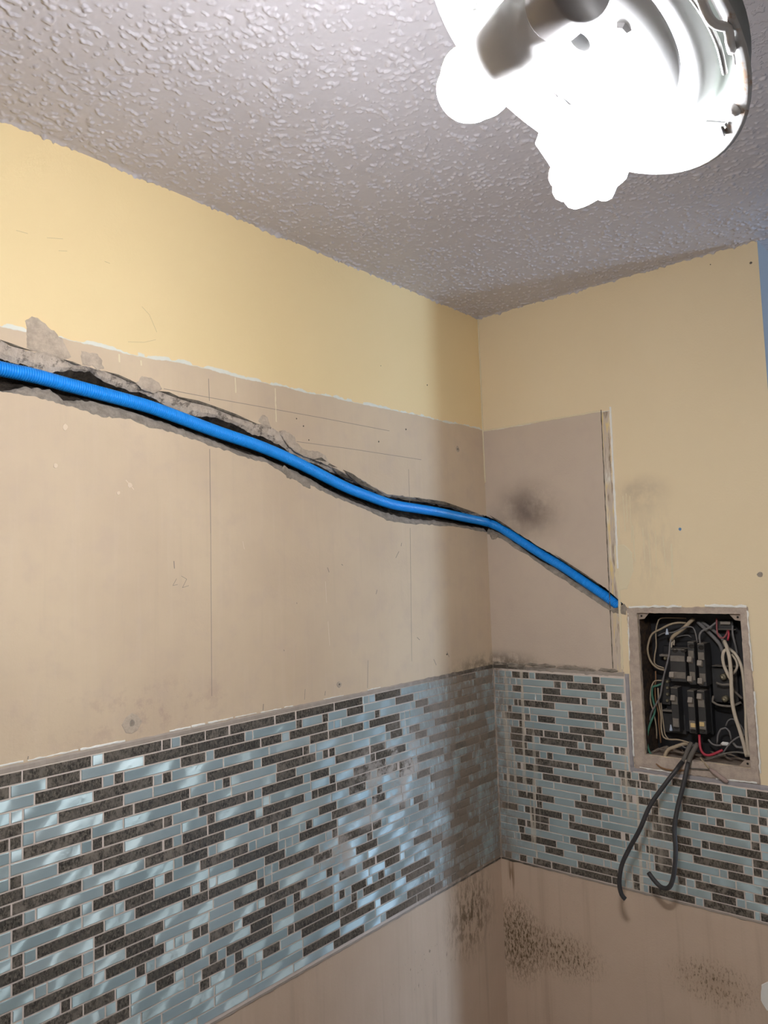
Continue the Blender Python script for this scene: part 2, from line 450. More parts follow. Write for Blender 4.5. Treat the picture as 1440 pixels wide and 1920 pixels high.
def plate(name, pts2, W, d_back, d_front, mat, parent, inset=0.0015, rough=0.0):
    """an irregular patch with thickness and a bevelled rim lying on a wall"""
    n = len(pts2)
    cx = sum(p[0] for p in pts2) / n; cz = sum(p[1] for p in pts2) / n
    ins = []
    for (a, c) in pts2:
        v = Vector((cx - a, cz - c)); l = v.length
        v = v / l * min(inset, l * 0.5)
        ins.append((a + v.x, c + v.y))
    V = [W(p, d_back) for p in pts2] + [W(p, d_front + random.uniform(-rough, rough)) for p in ins]
    Fc = [(i, (i + 1) % n, n + (i + 1) % n, n + i) for i in range(n)]
    Fc += [tuple(n + i for i in t) for t in poly_faces([ins])]
    bm = bmesh.new()
    vv = [bm.verts.new(v) for v in V]
    for f in Fc:
        try: bm.faces.new([vv[i] for i in f])
        except ValueError: pass
    return bobj(name, bm, mat, parent)

def jag(pts2, step, amp, closed=True, freq=90.0, seed=0.0):
    """resample an outline and roughen it"""
    out = []
    n = len(pts2)
    for i in range(n if closed else n - 1):
        a = Vector(pts2[i]); b_ = Vector(pts2[(i + 1) % n])
        L_ = (b_ - a).length; k = max(1, int(L_ / step))
        nn = Vector((-(b_ - a).y, (b_ - a).x)).normalized() if L_ else Vector((0, 0))
        for j in range(k):
            p = a.lerp(b_, j / k)
            w_ = noise.noise(Vector((p.x * freq, p.y * freq, seed))) + 0.6 * noise.noise(Vector((p.x * freq * 3, p.y * freq * 3, seed + 5)))
            q = p + nn * amp * w_
            out.append((q.x, q.y))
    if not closed: out.append(tuple(pts2[-1]))
    return out

# ------------------------------------------------------------------ the chased channel (edges read along its run)
# each station: paint edge above, cavity edge above, cavity edge below, paint edge below
STL = [((-2.02, 2.055), (-2.02, 2.035), (-2.02, 1.965), (-2.02, 1.955)),
       ((-1.5096,2.0422), (-1.5094,2.0157), (-1.509,1.9582), (-1.509,1.9554)), ((-1.4871,2.0381), (-1.4869,2.0126), (-1.4866,1.9619), (-1.4866,1.9534)), ((-1.464,2.0347), (-1.4639,2.0132), (-1.4637,1.9713), (-1.4636,1.9552)),
       ((-1.4403,2.0362), (-1.4402,2.01), (-1.4401,1.9753), (-1.4401,1.9531)), ((-1.416,2.0362), (-1.4159,2.0057), (-1.4159,1.9735), (-1.4158,1.951)), ((-1.391,2.0322), (-1.391,2.0133), (-1.391,1.9597), (-1.391,1.9479)),
       ((-1.3653,2.0275), (-1.3653,2.019), (-1.3654,1.9617), (-1.3654,1.944)), ((-1.3389,2.0269), (-1.3389,2.0228), (-1.339,1.9657), (-1.3391,1.9386)), ((-1.3117,2.0247), (-1.3118,2.0076), (-1.312,1.9647), (-1.3121,1.9358)),
       ((-1.2838,2.0203), (-1.2839,2.003), (-1.2841,1.9615), (-1.2842,1.9396)), ((-1.2551,2.0137), (-1.2552,1.9998), (-1.2554,1.9583), (-1.2556,1.9382)), ((-1.2194,2.0111), (-1.2195,1.997), (-1.2199,1.9515), (-1.2202,1.9272)),
       ((-1.195,2.0053), (-1.1951,1.9899), (-1.1956,1.9483), (-1.1958,1.9286)), ((-1.1635,2.0025), (-1.1638,1.978), (-1.1642,1.9436), (-1.1645,1.9242)), ((-1.1311,1.9997), (-1.1315,1.9726), (-1.132,1.9376), (-1.1322,1.9178)),
       ((-1.0976,1.9962), (-1.0981,1.9681), (-1.0987,1.9303), (-1.099,1.9132)), ((-1.0632,1.9908), (-1.0635,1.9728), (-1.0644,1.9228), (-1.0647,1.9047)), ((-1.0275,1.9872), (-1.0278,1.9718), (-1.0289,1.9162), (-1.0292,1.9021)),
       ((-0.9908,1.9796), (-0.9911,1.9623), (-0.9923,1.9082), (-0.9927,1.8927)), ((-0.9528,1.9714), (-0.9533,1.9494), (-0.9545,1.9024), (-0.9548,1.8878)), ((-0.9133,1.9734), (-0.914,1.946), (-0.9153,1.8976), (-0.9156,1.884)),
       ((-0.8728,1.9602), (-0.8735,1.9355), (-0.8749,1.8864), (-0.8754,1.8688)), ((-0.831,1.944), (-0.8318,1.9183), (-0.833,1.8785), (-0.8338,1.8517)), ((-0.7879,1.9231), (-0.7884,1.9057), (-0.7898,1.8666), (-0.7904,1.8477)),
       ((-0.7427,1.9156), (-0.7434,1.8966), (-0.745,1.8515), (-0.7457,1.8317)), ((-0.6966,1.8912), (-0.6969,1.8831), (-0.6987,1.8359), (-0.6994,1.8177)), ((-0.6481,1.8802), (-0.6486,1.8691), (-0.6506,1.8211), (-0.6511,1.8079)),
       ((-0.5977,1.8715), (-0.5982,1.8602), (-0.6004,1.8099), (-0.6011,1.7954)), ((-0.5458,1.8524), (-0.5462,1.8438), (-0.5483,1.7996), (-0.5491,1.7826)), ((-0.4916,1.837), (-0.4919,1.8326), (-0.4941,1.789), (-0.4953,1.7644)),
       ((-0.4346,1.8343), (-0.4348,1.8299), (-0.4374,1.7809), (-0.4385,1.7603)), ((-0.375,1.8331), (-0.3754,1.827), (-0.3784,1.774), (-0.3793,1.7574)), ((-0.3128,1.8325), (-0.3133,1.824), (-0.3164,1.7729), (-0.3172,1.7591)),
       ((-0.248,1.8288), (-0.2486,1.8193), (-0.2516,1.7718), (-0.2527,1.7545)), ((-0.1804,1.8208), (-0.181,1.8127), (-0.1841,1.7674), (-0.1848,1.7562)), ((-0.1101,1.8091), (-0.1105,1.8025), (-0.1135,1.7612), (-0.1142,1.7513)),
       ((-0.0515,1.7981), (-0.052,1.7913), (-0.0545,1.7577), (-0.0554,1.7459))]
STR = [((-0.0002,1.7931), (-0.0001,1.7906), (0.0017,1.754), (0.0025,1.7387)), ((-0.0258,1.7845), (-0.0256,1.782), (-0.0237,1.7439), (-0.0229,1.7288)), ((-0.0638,1.7617), (-0.0637,1.7584), (-0.0619,1.7249), (-0.0613,1.7133)),
       ((-0.1011,1.7394), (-0.1009,1.7361), (-0.0989,1.6981), (-0.0983,1.6865)), ((-0.1464,1.7105), (-0.1463,1.7073), (-0.1442,1.6682), (-0.1439,1.6633)), ((-0.1819,1.6877), (-0.1817,1.6844), (-0.1795,1.6442), (-0.1792,1.6377)),
       ((-0.2254,1.6649), (-0.2251,1.6602), (-0.2231,1.6236), (-0.2222,1.6077)), ((-0.2675,1.6381), (-0.2673,1.6338), (-0.2652,1.5957), (-0.2645,1.5832)), ((-0.3085,1.6103), (-0.3083,1.6072), (-0.3062,1.5701), (-0.3054,1.5546)),
       ((-0.3486,1.5863), (-0.3485,1.5833), (-0.3462,1.5436), (-0.3454,1.5298)), ((-0.3877,1.5614), (-0.3875,1.5584), (-0.3852,1.5177), (-0.3844,1.5041)), ((-0.4178,1.5342), (-0.4176,1.5297), (-0.4162,1.5073), (-0.4154,1.4924)),
       ((-0.4459,1.5089), (-0.4455,1.503), (-0.4451,1.4956), (-0.4445,1.4853))]
# both runs meet in the corner
cz = [sum((STL[-1][k][1], STR[0][k][1])) / 2 for k in range(4)]
STL.append(tuple((0.0, cz[k]) for k in range(4)))
STR.insert(0, tuple((0.0, cz[k]) for k in range(4)))

def fine(st, n=5, seed=0.0):
    out = []
    for i in range(len(st) - 1):
        for j in range(n):
            t = j / n
            row = []
            for k in range(4):
                p = Vector(st[i][k]).lerp(Vector(st[i + 1][k]), t)
                if 0 < i or j > 0:
                    a = (0.0035, 0.004, 0.003, 0.0035)[k]
                    w_ = noise.noise(Vector((p.x * 70, k * 7.3 + seed, 0))) + 0.7 * noise.noise(Vector((p.x * 210, k * 3.1 + seed, 2)))
                    p = p + Vector((0, a * w_))
                row.append(p)
            m_ = (row[0].y + row[3].y) / 2
            row[1].y = min(row[1].y, row[0].y - 0.0015); row[2].y = max(row[2].y, row[3].y + 0.0015)
            out.append([tuple(p) for p in row])
    out.append(list(st[-1]))
    return out
FL = fine(STL, 5, 0.0)
FR = fine(STR, 5, 40.0)

def channel(name, st, W, parent):
    """broken sloping sides and the deep dark bottom of the chase"""
    n = len(st)
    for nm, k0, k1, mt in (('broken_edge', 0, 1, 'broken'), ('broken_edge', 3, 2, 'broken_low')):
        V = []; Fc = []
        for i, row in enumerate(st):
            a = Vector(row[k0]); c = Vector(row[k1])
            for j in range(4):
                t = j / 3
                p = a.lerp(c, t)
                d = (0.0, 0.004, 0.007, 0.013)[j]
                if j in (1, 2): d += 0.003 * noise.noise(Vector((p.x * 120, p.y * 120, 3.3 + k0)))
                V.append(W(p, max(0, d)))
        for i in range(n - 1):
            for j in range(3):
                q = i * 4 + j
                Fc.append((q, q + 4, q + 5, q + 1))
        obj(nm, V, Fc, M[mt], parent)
    V = []; Fc = []; K = 7
    for i, row in enumerate(st):
        a = Vector(row[1]); c = Vector(row[2])
        for j in range(K):
            t = j / (K - 1)
            p = a.lerp(c, t)
            d = (0.013, 0.030, 0.042, 0.045, 0.042, 0.030, 0.013)[j]
            if 0 < j < K - 1:
                d += 0.010 * noise.noise(Vector((p.x * 55, p.y * 90, 9.1)))
                p = p + Vector((0, 0.004 * noise.noise(Vector((p.x * 80, p.y * 80, 1.7)))))
            else: pass
            V.append(W(p, d))
    for i in range(n - 1):
        for j in range(K - 1):
            q = i * K + j
            Fc.append((q, q + K, q + K + 1, q + 1))
    # closed ends
    Fc.append(tuple(range(K)))
    obj('chase_bottom', V, Fc, M['cavity'], parent)

# ------------------------------------------------------------------ walls
def corner_pocket(parent):
    a, b_ = cz[3] - 0.012, cz[0] + 0.012; d = 0.058
    V = [(-0.002, d, a), (d, d, a), (d, -0.002, a), (-0.002, -0.002, a), (-0.002, d, b_), (d, d, b_), (d, -0.002, b_), (-0.002, -0.002, b_)]
    V[3] = (0.0005, 0.0005, a); V[7] = (0.0005, 0.0005, b_)
    obj('chase_corner', V, [(0, 1, 5, 4), (1, 2, 6, 5), (0, 3, 2, 1), (4, 5, 6, 7)], M['cavity'], parent)
XW = -3.4
up = [r[0] for r in FL]; dn = [r[3] for r in FL]
outline = [(XW, 0.0), (0.0, 0.0)] + dn[::-1] + up + [(0.0, CEIL), (XW, CEIL)]
V = [LW(p) for p in outline]
wall_l = obj('wall_left', V, [tuple(t) for t in poly_faces([outline])], M['wall_l'])
tag(wall_l, 'long wall, yellow paint above bare beige board with a chased channel', kind='structure')
channel('chase', FL, LW, wall_l)

BY0, BY1, BZ0, BZ1 = -0.7450, -0.4775, 1.1090, 1.4910        # opening for the breaker box
up = [r[0] for r in FR]; dn = [r[3] for r in FR]
outline = [(YE, 0.0), (0.0, 0.0)] + dn + up[::-1] + [(0.0, CEIL), (YE, CEIL)]
hole = jag([(BY0, BZ0), (BY1, BZ0), (BY1, BZ1), (BY0, BZ1)], 0.012, 0.0012, True, 60, 3.0)
tri = poly_faces([outline, hole])
allp = outline + hole
wall_r = obj('wall_right', [RW(p) for p in allp], [tuple(t) for t in tri], M['wall_r'])
tag(wall_r, 'short wall with a bare grey-beige rectangle, a tiled band and a breaker box', kind='structure')
channel('chase', FR, RW, wall_r)
corner_pocket(wall_r)

# return face of the right wall, and the rest of the rooms
def quad(name, a, b_, c, d, mat, label=None):
    o = obj(name, [a, b_, c, d], [(0, 1, 2, 3)], mat)
    o['kind'] = 'structure'
    if label: o['label'] = label
    return o
XF = 2.6; YB = WIN['y']; YP = -2.3; XP = 0.28
quad('wall_return', (0, YE, 0), (XF, YE, 0), (XF, YE, CEIL), (0, YE, CEIL), M['side'], 'pale blue-grey wall face past the end of the short wall')
quad('wall_far', (XF, YE, 0), (XF, YB, 0), (XF, YB, CEIL), (XF, YE, CEIL), M['side'])
quad('wall_end', (XW, 0, 0), (XW, YP, 0), (XW, YP, CEIL), (XW, 0, CEIL), M['room'])
bm = bmesh.new(); box(bm, (XW, YP - 0.10, 0), (XP, YP, CEIL))  # unseen partition added so its end cuts off the daylight strip
o = bobj('added_partition', bm, M['room']); o['kind'] = 'structure'
quad('wall_side', (XP - 0.10, YP - 0.10, 0), (XP - 0.10, YB, 0), (XP - 0.10, YB, CEIL), (XP - 0.10, YP - 0.10, CEIL), M['side'])
ol = [(XP - 0.10, 0.0), (XF, 0.0), (XF, CEIL), (XP - 0.10, CEIL)]
hl = [(WIN['x0'], WIN['z0']), (WIN['x1'], WIN['z0']), (WIN['x1'], WIN['z1']), (WIN['x0'], WIN['z1'])]
obj('wall_back', [(a, YB, c) for a, c in ol + hl], [tuple(t) for t in poly_faces([ol, hl])], M['side'])['kind'] = 'structure'
bm = bmesh.new()
x0, x1, z0, z1 = WIN['x0'], WIN['x1'], WIN['z0'], WIN['z1']
for lo_, hi_ in (((x0 - 0.06, YB, z0 - 0.06), (x0, YB + 0.03, z1 + 0.06)), ((x1, YB, z0 - 0.06), (x1 + 0.06, YB + 0.03, z1 + 0.06)),
                 ((x0, YB, z0 - 0.06), (x1, YB + 0.03, z0)), ((x0, YB, z1), (x1, YB + 0.03, z1 + 0.06))):
    box(bm, lo_, hi_, 0.003)
bobj('window_1', bm, M['white_wood'])['kind'] = 'structure'
quad('floor', (XW, 0, 0), (XF, 0, 0), (XF, YB, 0), (XW, YB, 0), M['floor'])

# ------------------------------------------------------------------ ceiling with its sprayed texture
def smooth_noise(ny, nx, sig):
    f = rng.standard_normal((ny, nx))
    ky = np.fft.fftfreq(ny)[:, None]; kx = np.fft.fftfreq(nx)[None, :]
    g = np.exp(-2 * (math.pi ** 2) * (sig ** 2) * (kx ** 2 + ky ** 2))
    f = np.real(np.fft.ifft2(np.fft.fft2(f) * g))
    return f / f.std()
DX = 0.0018
gx0, gx1, gy0, gy1 = -1.78, 0.0, -1.04, 0.0
nx = int((gx1 - gx0) / DX) + 1; ny = int((gy1 - gy0) / DX) + 1
f1 = smooth_noise(ny, nx, 1.05); f2 = smooth_noise(ny, nx, 1.6); f3 = smooth_noise(ny, nx, 12.0)
hgt = np.clip(f1 * 0.55 + f2 * 0.75 + f3 * 0.20 - 0.62, 0, 0.9) * 0.0028 + np.clip(f2 + 1.0, 0, 3) * 0.00018
X = np.linspace(gx0, gx1, nx); Y = np.linspace(gy0, gy1, ny)
hgt[:, 0] = 0; hgt[0, :] = 0
# the coat is thicker and lumpy along the two walls
edge = np.minimum(np.abs(Y[:, None]) + 0 * X[None, :], np.abs(X[None, :]) + 0 * Y[:, None])
hgt = hgt + np.exp(-(edge / 0.006) ** 2) * np.clip(0.0024 + 0.0012 * f3 + 0.0010 * f2, 0.0005, 0.006)
co = np.zeros((ny, nx, 3), dtype=np.float32)
co[..., 0] = X[None, :]; co[..., 1] = Y[:, None]; co[..., 2] = CEIL - hgt
idx = np.arange(ny * nx).reshape(ny, nx)
quads = np.stack([idx[:-1, :-1], idx[1:, :-1], idx[1:, 1:], idx[:-1, 1:]], -1).reshape(-1, 4)
me = bpy.data.meshes.new('ceiling')
me.vertices.add(ny * nx); me.vertices.foreach_set('co', co.ravel())
me.loops.add(quads.size); me.loops.foreach_set('vertex_index', quads.ravel().astype(np.int32))
me.polygons.add(len(quads)); me.polygons.foreach_set('loop_start', np.arange(0, quads.size, 4, dtype=np.int32))
me.update(calc_edges=True); me.validate()
ceil = mobj('ceiling', me, M['ceil'], None, True)
tag(ceil, 'grey-white ceiling sprayed with a lumpy knockdown texture', kind='structure')
CM = M['ceil_far']
V = [(XW, 0, CEIL), (gx0, 0, CEIL), (gx0, gy0, CEIL), (XW, gy0, CEIL), (XW, YB, CEIL), (XF, YB, CEIL), (XF, gy0, CEIL), (0, gy0, CEIL), (0, YE, CEIL), (XF, YE, CEIL)]
obj('ceiling_rest', V, [(0, 1, 2, 3), (3, 2, 7, 6, 5, 4), (7, 8, 9, 6)], CM, ceil)

# ------------------------------------------------------------------ tiled bands
TH_T, TH_G = 0.0050, 0.0032
tile_mesh = {}
def tile_me(kind, l_mm, W):
    k = (kind, l_mm, W)
    if k in tile_mesh: return tile_mesh[k]
    l = l_mm / 1e4 / 2; h = (PITCH - 0.0031) / 2; e = 0.0007
    pts = []
    for (a, c, d) in ((l, h, 0.001), (l, h, TH_T - e), (l - e, h - e, TH_T)):
        pts += [(-a, -c, d), (a, -c, d), (a, c, d), (-a, c, d)]
    if W == 'L': V_ = [Vector((p[0], -p[2], p[1])) for p in pts]
    else: V_ = [Vector((-p[2], -p[0], p[1])) for p in pts]
    Fc = [(8, 9, 10, 11)]
    for q in (0, 4):
        for j in range(4):
            j2 = (j + 1) % 4
            Fc.append((q + j, q + j2, q + 4 + j2, q + 4 + j))
    me = bpy.data.meshes.new('tile'); me.from_pydata(V_, [], Fc); me.update()
    me.materials.append(M['glass'] if kind == 'D' else M['metal'])
    tile_mesh[k] = me
    return me

def backing(name, loops, W, parent):
    V = []; Fc = []
    for lp in loops:
        o_ = len(V); n = len(lp)
        V += [W(p, 0.0) for p in lp] + [W(p, -TH_G) for p in lp]
        Fc += [tuple(o_ + n + i for i in t) for t in poly_faces([lp])]
        Fc += [(o_ + i, o_ + (i + 1) % n, o_ + n + (i + 1) % n, o_ + n + i) for i in range(n)]
    return obj(name, V, Fc, M['grout'], parent)

TL = 'M19286,20500;M19076,19252;M17828,19042;M16580,17794;M15332,16546;D14714,15298;D13475,14684;M13251,13441;D12023,13217;D11812,11983;M11596,11778;D10999,11562;D10398,10965;D9127,10340;D8493,9074;D7221,8437;D6192,7175;M5953,6158;M5714,5919;D4660,5680;M3447,4626;M2233,3413;M2028,2199;D1055,1994;M845,1021;M636,811;M20,602|D20317,20500;D19019,20283;D17722,18985;M16424,17688;M15127,16390;D14917,15093;M14302,14883;D13685,14268;M12419,13651;D11187,12385;D9975,11176;M9761,9941;M8478,9727;D8290,8444;M7628,8256;D7428,7594;M6777,7394;D6169,6743;M4893,6135;D4120,4859;M3908,4086;M2644,3874;M2432,2610;M1167,2398;D137,1133;M20,103|M20324,20500;M19704,20290;M18453,19670;M17834,18419;D17623,17800;D16372,17589;M15120,16338;M14508,15086;D13266,14474;M13040,13232;D12843,13006;M11601,12809;D10995,11567;M10791,10961;D9548,10757;D8926,9497;M8691,8892;D7451,8657;M7236,7417;M7020,7202;M5734,6986;D5547,5700;M4259,5513;M4043,4225;D3480,4009;M2238,3446;M2029,2204;D1823,1995;M1226,1789;M20,1192|M19937,20500;D18733,19903;M17529,18699;D16324,17495;M15120,16290;M14910,15086;M14700,14876;M13451,14666;D12216,13417;M12014,12182;D11809,11980;M10557,11775;M9305,10523;M8053,9271;D7444,8019;D6188,7399;M5960,6154;D4742,5926;M4527,4708;M4313,4493;M3681,4279;D2458,3647;M2214,2424;D1043,2180;M836,1009;M227,802;M20,193|D19284,20500;M18034,19250;D16785,18000;M15535,16751;M15325,15501;D14707,15291;M14097,14673;D12846,14063;M12228,12812;M10980,12194;D9758,10946;M9529,9724;D8282,9495;D8083,8240;M7871,8049;M6603,7837;M5335,6569;D4729,5301;M4522,4695;M3293,4488;M2685,3259;M2478,2651;M1249,2444;M20,1215|M19288,20500;D19078,19254;M17832,19044;M16586,17798;M15340,16552;D15130,15306;D14920,15096;D14717,14887;M14507,14683;M13254,14473;D12646,13220;D11392,12599;M10786,11358;M10580,10752;D10384,10546;M9097,10350;D7875,9063;M7644,7841;D7460,7610;D7232,7399;M5976,7198;M5354,5942;M5143,5320;D4647,5109;M4498,4613;M4348,4464;D3898,4314;M3189,3864;D2066,3155;D1432,1954;D1194,1373;D77,1137|M19330,20500;D18733,19296;D17529,18699;M16324,17495;M15120,16290;M14911,15086;M14702,14877;D13478,14668;M12855,13444;M11595,12821;D10976,11561;M10360,10942;M9116,10326;D8518,9082;M7228,8484;D5985,7194;D5354,5913;M4093,5320;D3584,4059;M2396,3550;M1208,2362;M20,1174|D19285,20500;M19076,19251;D17827,19042;M16578,17793;D16369,16544;M15120,16335;M14912,15086;M13678,14878;M13470,13644;D13265,13436;D12009,13221;D11799,11969;M11187,11765;D9967,11153;D9760,9919;M9533,9726;D8289,9499;M8068,8255;D7445,8034;M6170,7411;M5956,6136;D5772,5922;D4528,5720;M3901,4494;M3689,3867;M3476,3655;D2265,3442;M2018,2231;D553,1984;M20,519|M19285,20500;M19076,19251;M18866,19042;M17617,18832;M16369,17583;M15120,16335;M14917,15086;D14710,14883;M14099,14676;D12851,14065;M11602,12817;M10983,11568;D10783,10949;M9529,10749;M9318,9495;M8063,9284;M7442,8029;D7241,7408;M6597,7207;D5367,6563;M4084,5333;M2801,4050;M1518,2767;M235,1484;M20,201|M19278,20500;D18021,19244;M17810,17987;M16554,17776;M15298,16520;D14680,15264;M13454,14646;D13257,13420;D12022,13232;D11794,11964;M11583,11760;D10975,11549;D9733,10931;M9518,9699;D8274,9484;M8039,8240;D7831,8005;D7217,7801;D5965,7172;M5718,5931;D4901,5684;D4263,4785;M4054,4229;D2839,4020;M2668,2805;M2497,2634;D1019,2463;D80,895|M19276,20500;M19064,19242;M18442,19030;M18230,18408;D17608,18196;D16349,17574;M15091,16315;D14881,15057;D13662,14845;M12417,13628;D11162,12383;D10554,11152;M9919,10520;D8679,9885;M7405,8645;M6776,7371;D6163,6742;M4832,6129;D4229,4798;M4024,4195;M2807,3990;D2419,2773;M1210,2385;M1005,1176;D726,971;M20,692|M19279,20500;D19068,19245;M17813,19034;D16558,17779;M15303,16524;D14685,15269;M14478,14651;M13250,14444;D13059,13216;M11782,13025;M11568,11748;D10971,11534;M10760,10937;M9499,10726;M9288,9465;D9091,9254;M7822,9057;D7219,7788;M5951,7185;M5738,5917;D5538,5704;M4290,5504;M4080,4256;D3495,4046;M3283,3461;M2020,3249;D1406,1986;M1206,1372;M20,1172|M19285,20500;M18037,19251;M16788,18003;M16578,16754;M15330,16544;M15120,15296;M14876,15086;D13679,14842;M13464,13645;D12224,13430;M11995,12190;D11802,11961;M11172,11768;D9931,11138;M9718,9897;M9088,9684;M8458,9054;M8245,8424;D8040,8211;M7399,8006;D6161,7365;M5941,6127;D5430,5907;M4788,5396;M3491,4754;D2393,3457;M1207,2359;M20,1173|M19285,20500;M18037,19251;M17827,18003;D16578,17793;M16369,16544;M15120,16335;M14910,15086;M13663,14876;M13046,13629;M12837,13012;D12226,12803;M10962,12192;M10336,10928;D9097,10302;M8885,9063;M8673,8851;M8461,8639;D7220,8427;M5980,7186;M4739,5946;M3498,4705;M3290,3464;M2049,3256;D1019,2015;M816,985;M614,782;M20,580|D19285,20500;M19076,19251;M17827,19042;M17617,17793;M16369,17583;D15120,16335;M14874,15086;D14682,14840;M14465,14648;D13244,14431;M12628,13210;D11391,12594;M11178,11357;D10982,11144;M10768,10948;M9495,10734;D8898,9461;M7614,8864;M7399,7580;D7213,7365;M6044,7179;M4876,6010;D4632,4842;M4446,4598;M4261,4412;D3859,4227;M3642,3825;M2344,3608;D1628,2310;M1425,1594;M223,1391;M20,189|M19276,20500;M19065,19242;D17807,19031;M16549,17773;M15291,16515;D14673,15257;M13440,14639;D12832,13406;M11580,12798;D10975,11546;D9720,10942;M9510,9686;M9300,9476;M9091,9266;D7846,9057;M7194,7812;D5980,7160;D5615,5916;M5392,5581;M4055,5358;D3648,4021;M3404,3614;M3161,3370;D2263,3127;M1625,2229;D-136,1591|M19282,20500;M18031,19248;D17412,17997;M17201,17378;M16582,17167;M15330,16548;M15120,15296;M14871,15086;D13655,14837;M13440,13621;D13237,13406;D12019,13202;M10864,11985;M9710,10830;D9509,9676;M9297,9475;M8032,9263;D7411,7998;M6170,7377;D5968,6136;M4692,5934;M4478,4658;M3202,4444;M2572,3168;M1296,2538;M20,1262|M19912,20500;M19289,19878;D18667,19255;M18045,18633;D16787,18011;M16576,16753;M15954,16542;M15331,15920;D15120,15297;M14496,15086;M14284,14462;M13660,14250;M13448,13626;M12824,13414;D12234,12790;M10969,12200;M10343,10935;D9095,10309;M7843,9061;M6591,7809;D5787,6557;M4523,5753;M3897,4489;M2633,3863;D1673,2599;M436,1639;M228,402;M20,194|D20323,20500;D19064,20289;M17805,19030;D16547,17771;D16335,16513;D15076,16301;D14866,15042;M14682,14832;D13458,14648;M13229,13424;D12004,13195;M11793,11970;M11582,11759;M11371,11548;D11178,11337;D10985,11146;M9717,10951;M9504,9683;D8253,9470;M7626,8219;D7419,7592;M6171,7385;M4923,6137;M3676,4889;M2428,3642;D1832,2394;M1232,1798;M20,1198|M19285,20500;M19076,19251;M17827,19042;D17617,17793;M16369,17583;M15120,16335;D14904,15086;M14688,14870;M14049,14654;D13865,14015;M12618,13831;D12417,12584;M12208,12383;M10968,12174;D10363,10934;M10129,10329;D8897,10095;M8678,8863;D8473,8644;M7196,8439;D6613,7162;M6364,6579;D5891,6330;D4922,5807;M4321,4888;D3546,4287;M3318,3512;M3091,3284;M2863,3057;M2635,2829;D1762,2601;M1181,1728;M601,1147;M20,567|D19285,20500;M18037,19251;D16788,18003;D16578,16754;M16369,16544;M15120,16335;D14431,15086;D13640,14397;D13032,13607;M12396,12998;D11174,12362;M9920,11140;D9317,9886;M8671,9283;D7414,8637;M6150,7380;M5526,6116;D4932,5492;M4724,4898;M3491,4690;D3042,3457;M1752,3008;D1190,1718;M20,1156|D19934,20500;D19333,19900;M18733,19299;D17521,18699;D16921,17487;M16321,16887;M15720,16287;D15120,15686;D14494,15086;M13227,14460;M13015,13193;D12741,12981;M12199,12707;D11794,12165;M11586,11760;M10975,11552;D10777,10941;M10555,10743;D9310,10521;M8049,9276;M7424,8015;M7213,7390;D7025,7179;M6793,6991;D6245,6759;M6020,6211;M5795,5986;D5566,5761;M4328,5532;M3090,4294;D2049,3056;M829,2015;M226,795;M20,192|M19282,20500;M18663,19248;M18453,18629;M18242,18419;M16991,18208;M15739,16957;D15120,15705;M13833,15086;M13617,13799;M13402,13583;D12742,13368;M11562,12708;M11362,11528;M11162,11328;D10570,11128;M10341,10536;D10144,10307;M8871,10110;D8677,8837;D7430,8637;M6802,7396;D6599,6768;M6372,6565;D5136,6338;M4896,5102;D3660,4862;M2402,3626;D1863,2368;M630,1829;M20,596|M19937,20500;M18733,19903;M17529,18699;M16324,17495;D15120,16290;D13819,15086;M12518,13785;M11217,12484;D10969,11183;M10346,10935;D10020,10312;M9806,9986;M9592,9772;D9103,9558;M8460,9069;D7211,8426;D6609,7181;M5331,6575;M4699,5297;D3444,4665;M3242,3410;M2648,3208;M2445,2614;D1118,2411;M20,1084|D19937,20500;M18733,19903;D17529,18699;M16324,17495;D15120,16290;M13902,15086;M13299,13868;M12081,13265;M10862,12047;M9644,10828;M8426,9610;M7208,8392;D5961,7174;M5741,5927;D5180,5707;M3942,5146;M3734,3908;M2496,3700;M1258,2462;M20,1224|D19285,20500;D18037,19251;M17827,18003;D16578,17793;D16369,16544;M15120,16335;M14517,15086;M13300,14483;D12082,13266;M10865,12048;M9648,10831;M8430,9614;D7226,8396;M5950,7192;M4675,5916;D3470,4641;M3254,3436;M3038,3220;D2302,3004;M2092,2268;M1476,2058;M230,1442;M20,196|D19913,20500;M18659,19879;D18038,18625;D17417,18004;M16796,17383;D15542,16762;D15331,15508;D15120,15297;M13842,15086;D12564,13808;M11285,12530;M10007,11251;M8729,9973;M7451,8695;D6371,7417;M5754,6337;M5544,5720;D4274,5510;D3687,4228;D3123,3636;M2898,3089;M2673,2864;D1397,2639;M1198,1363;M20,1164'
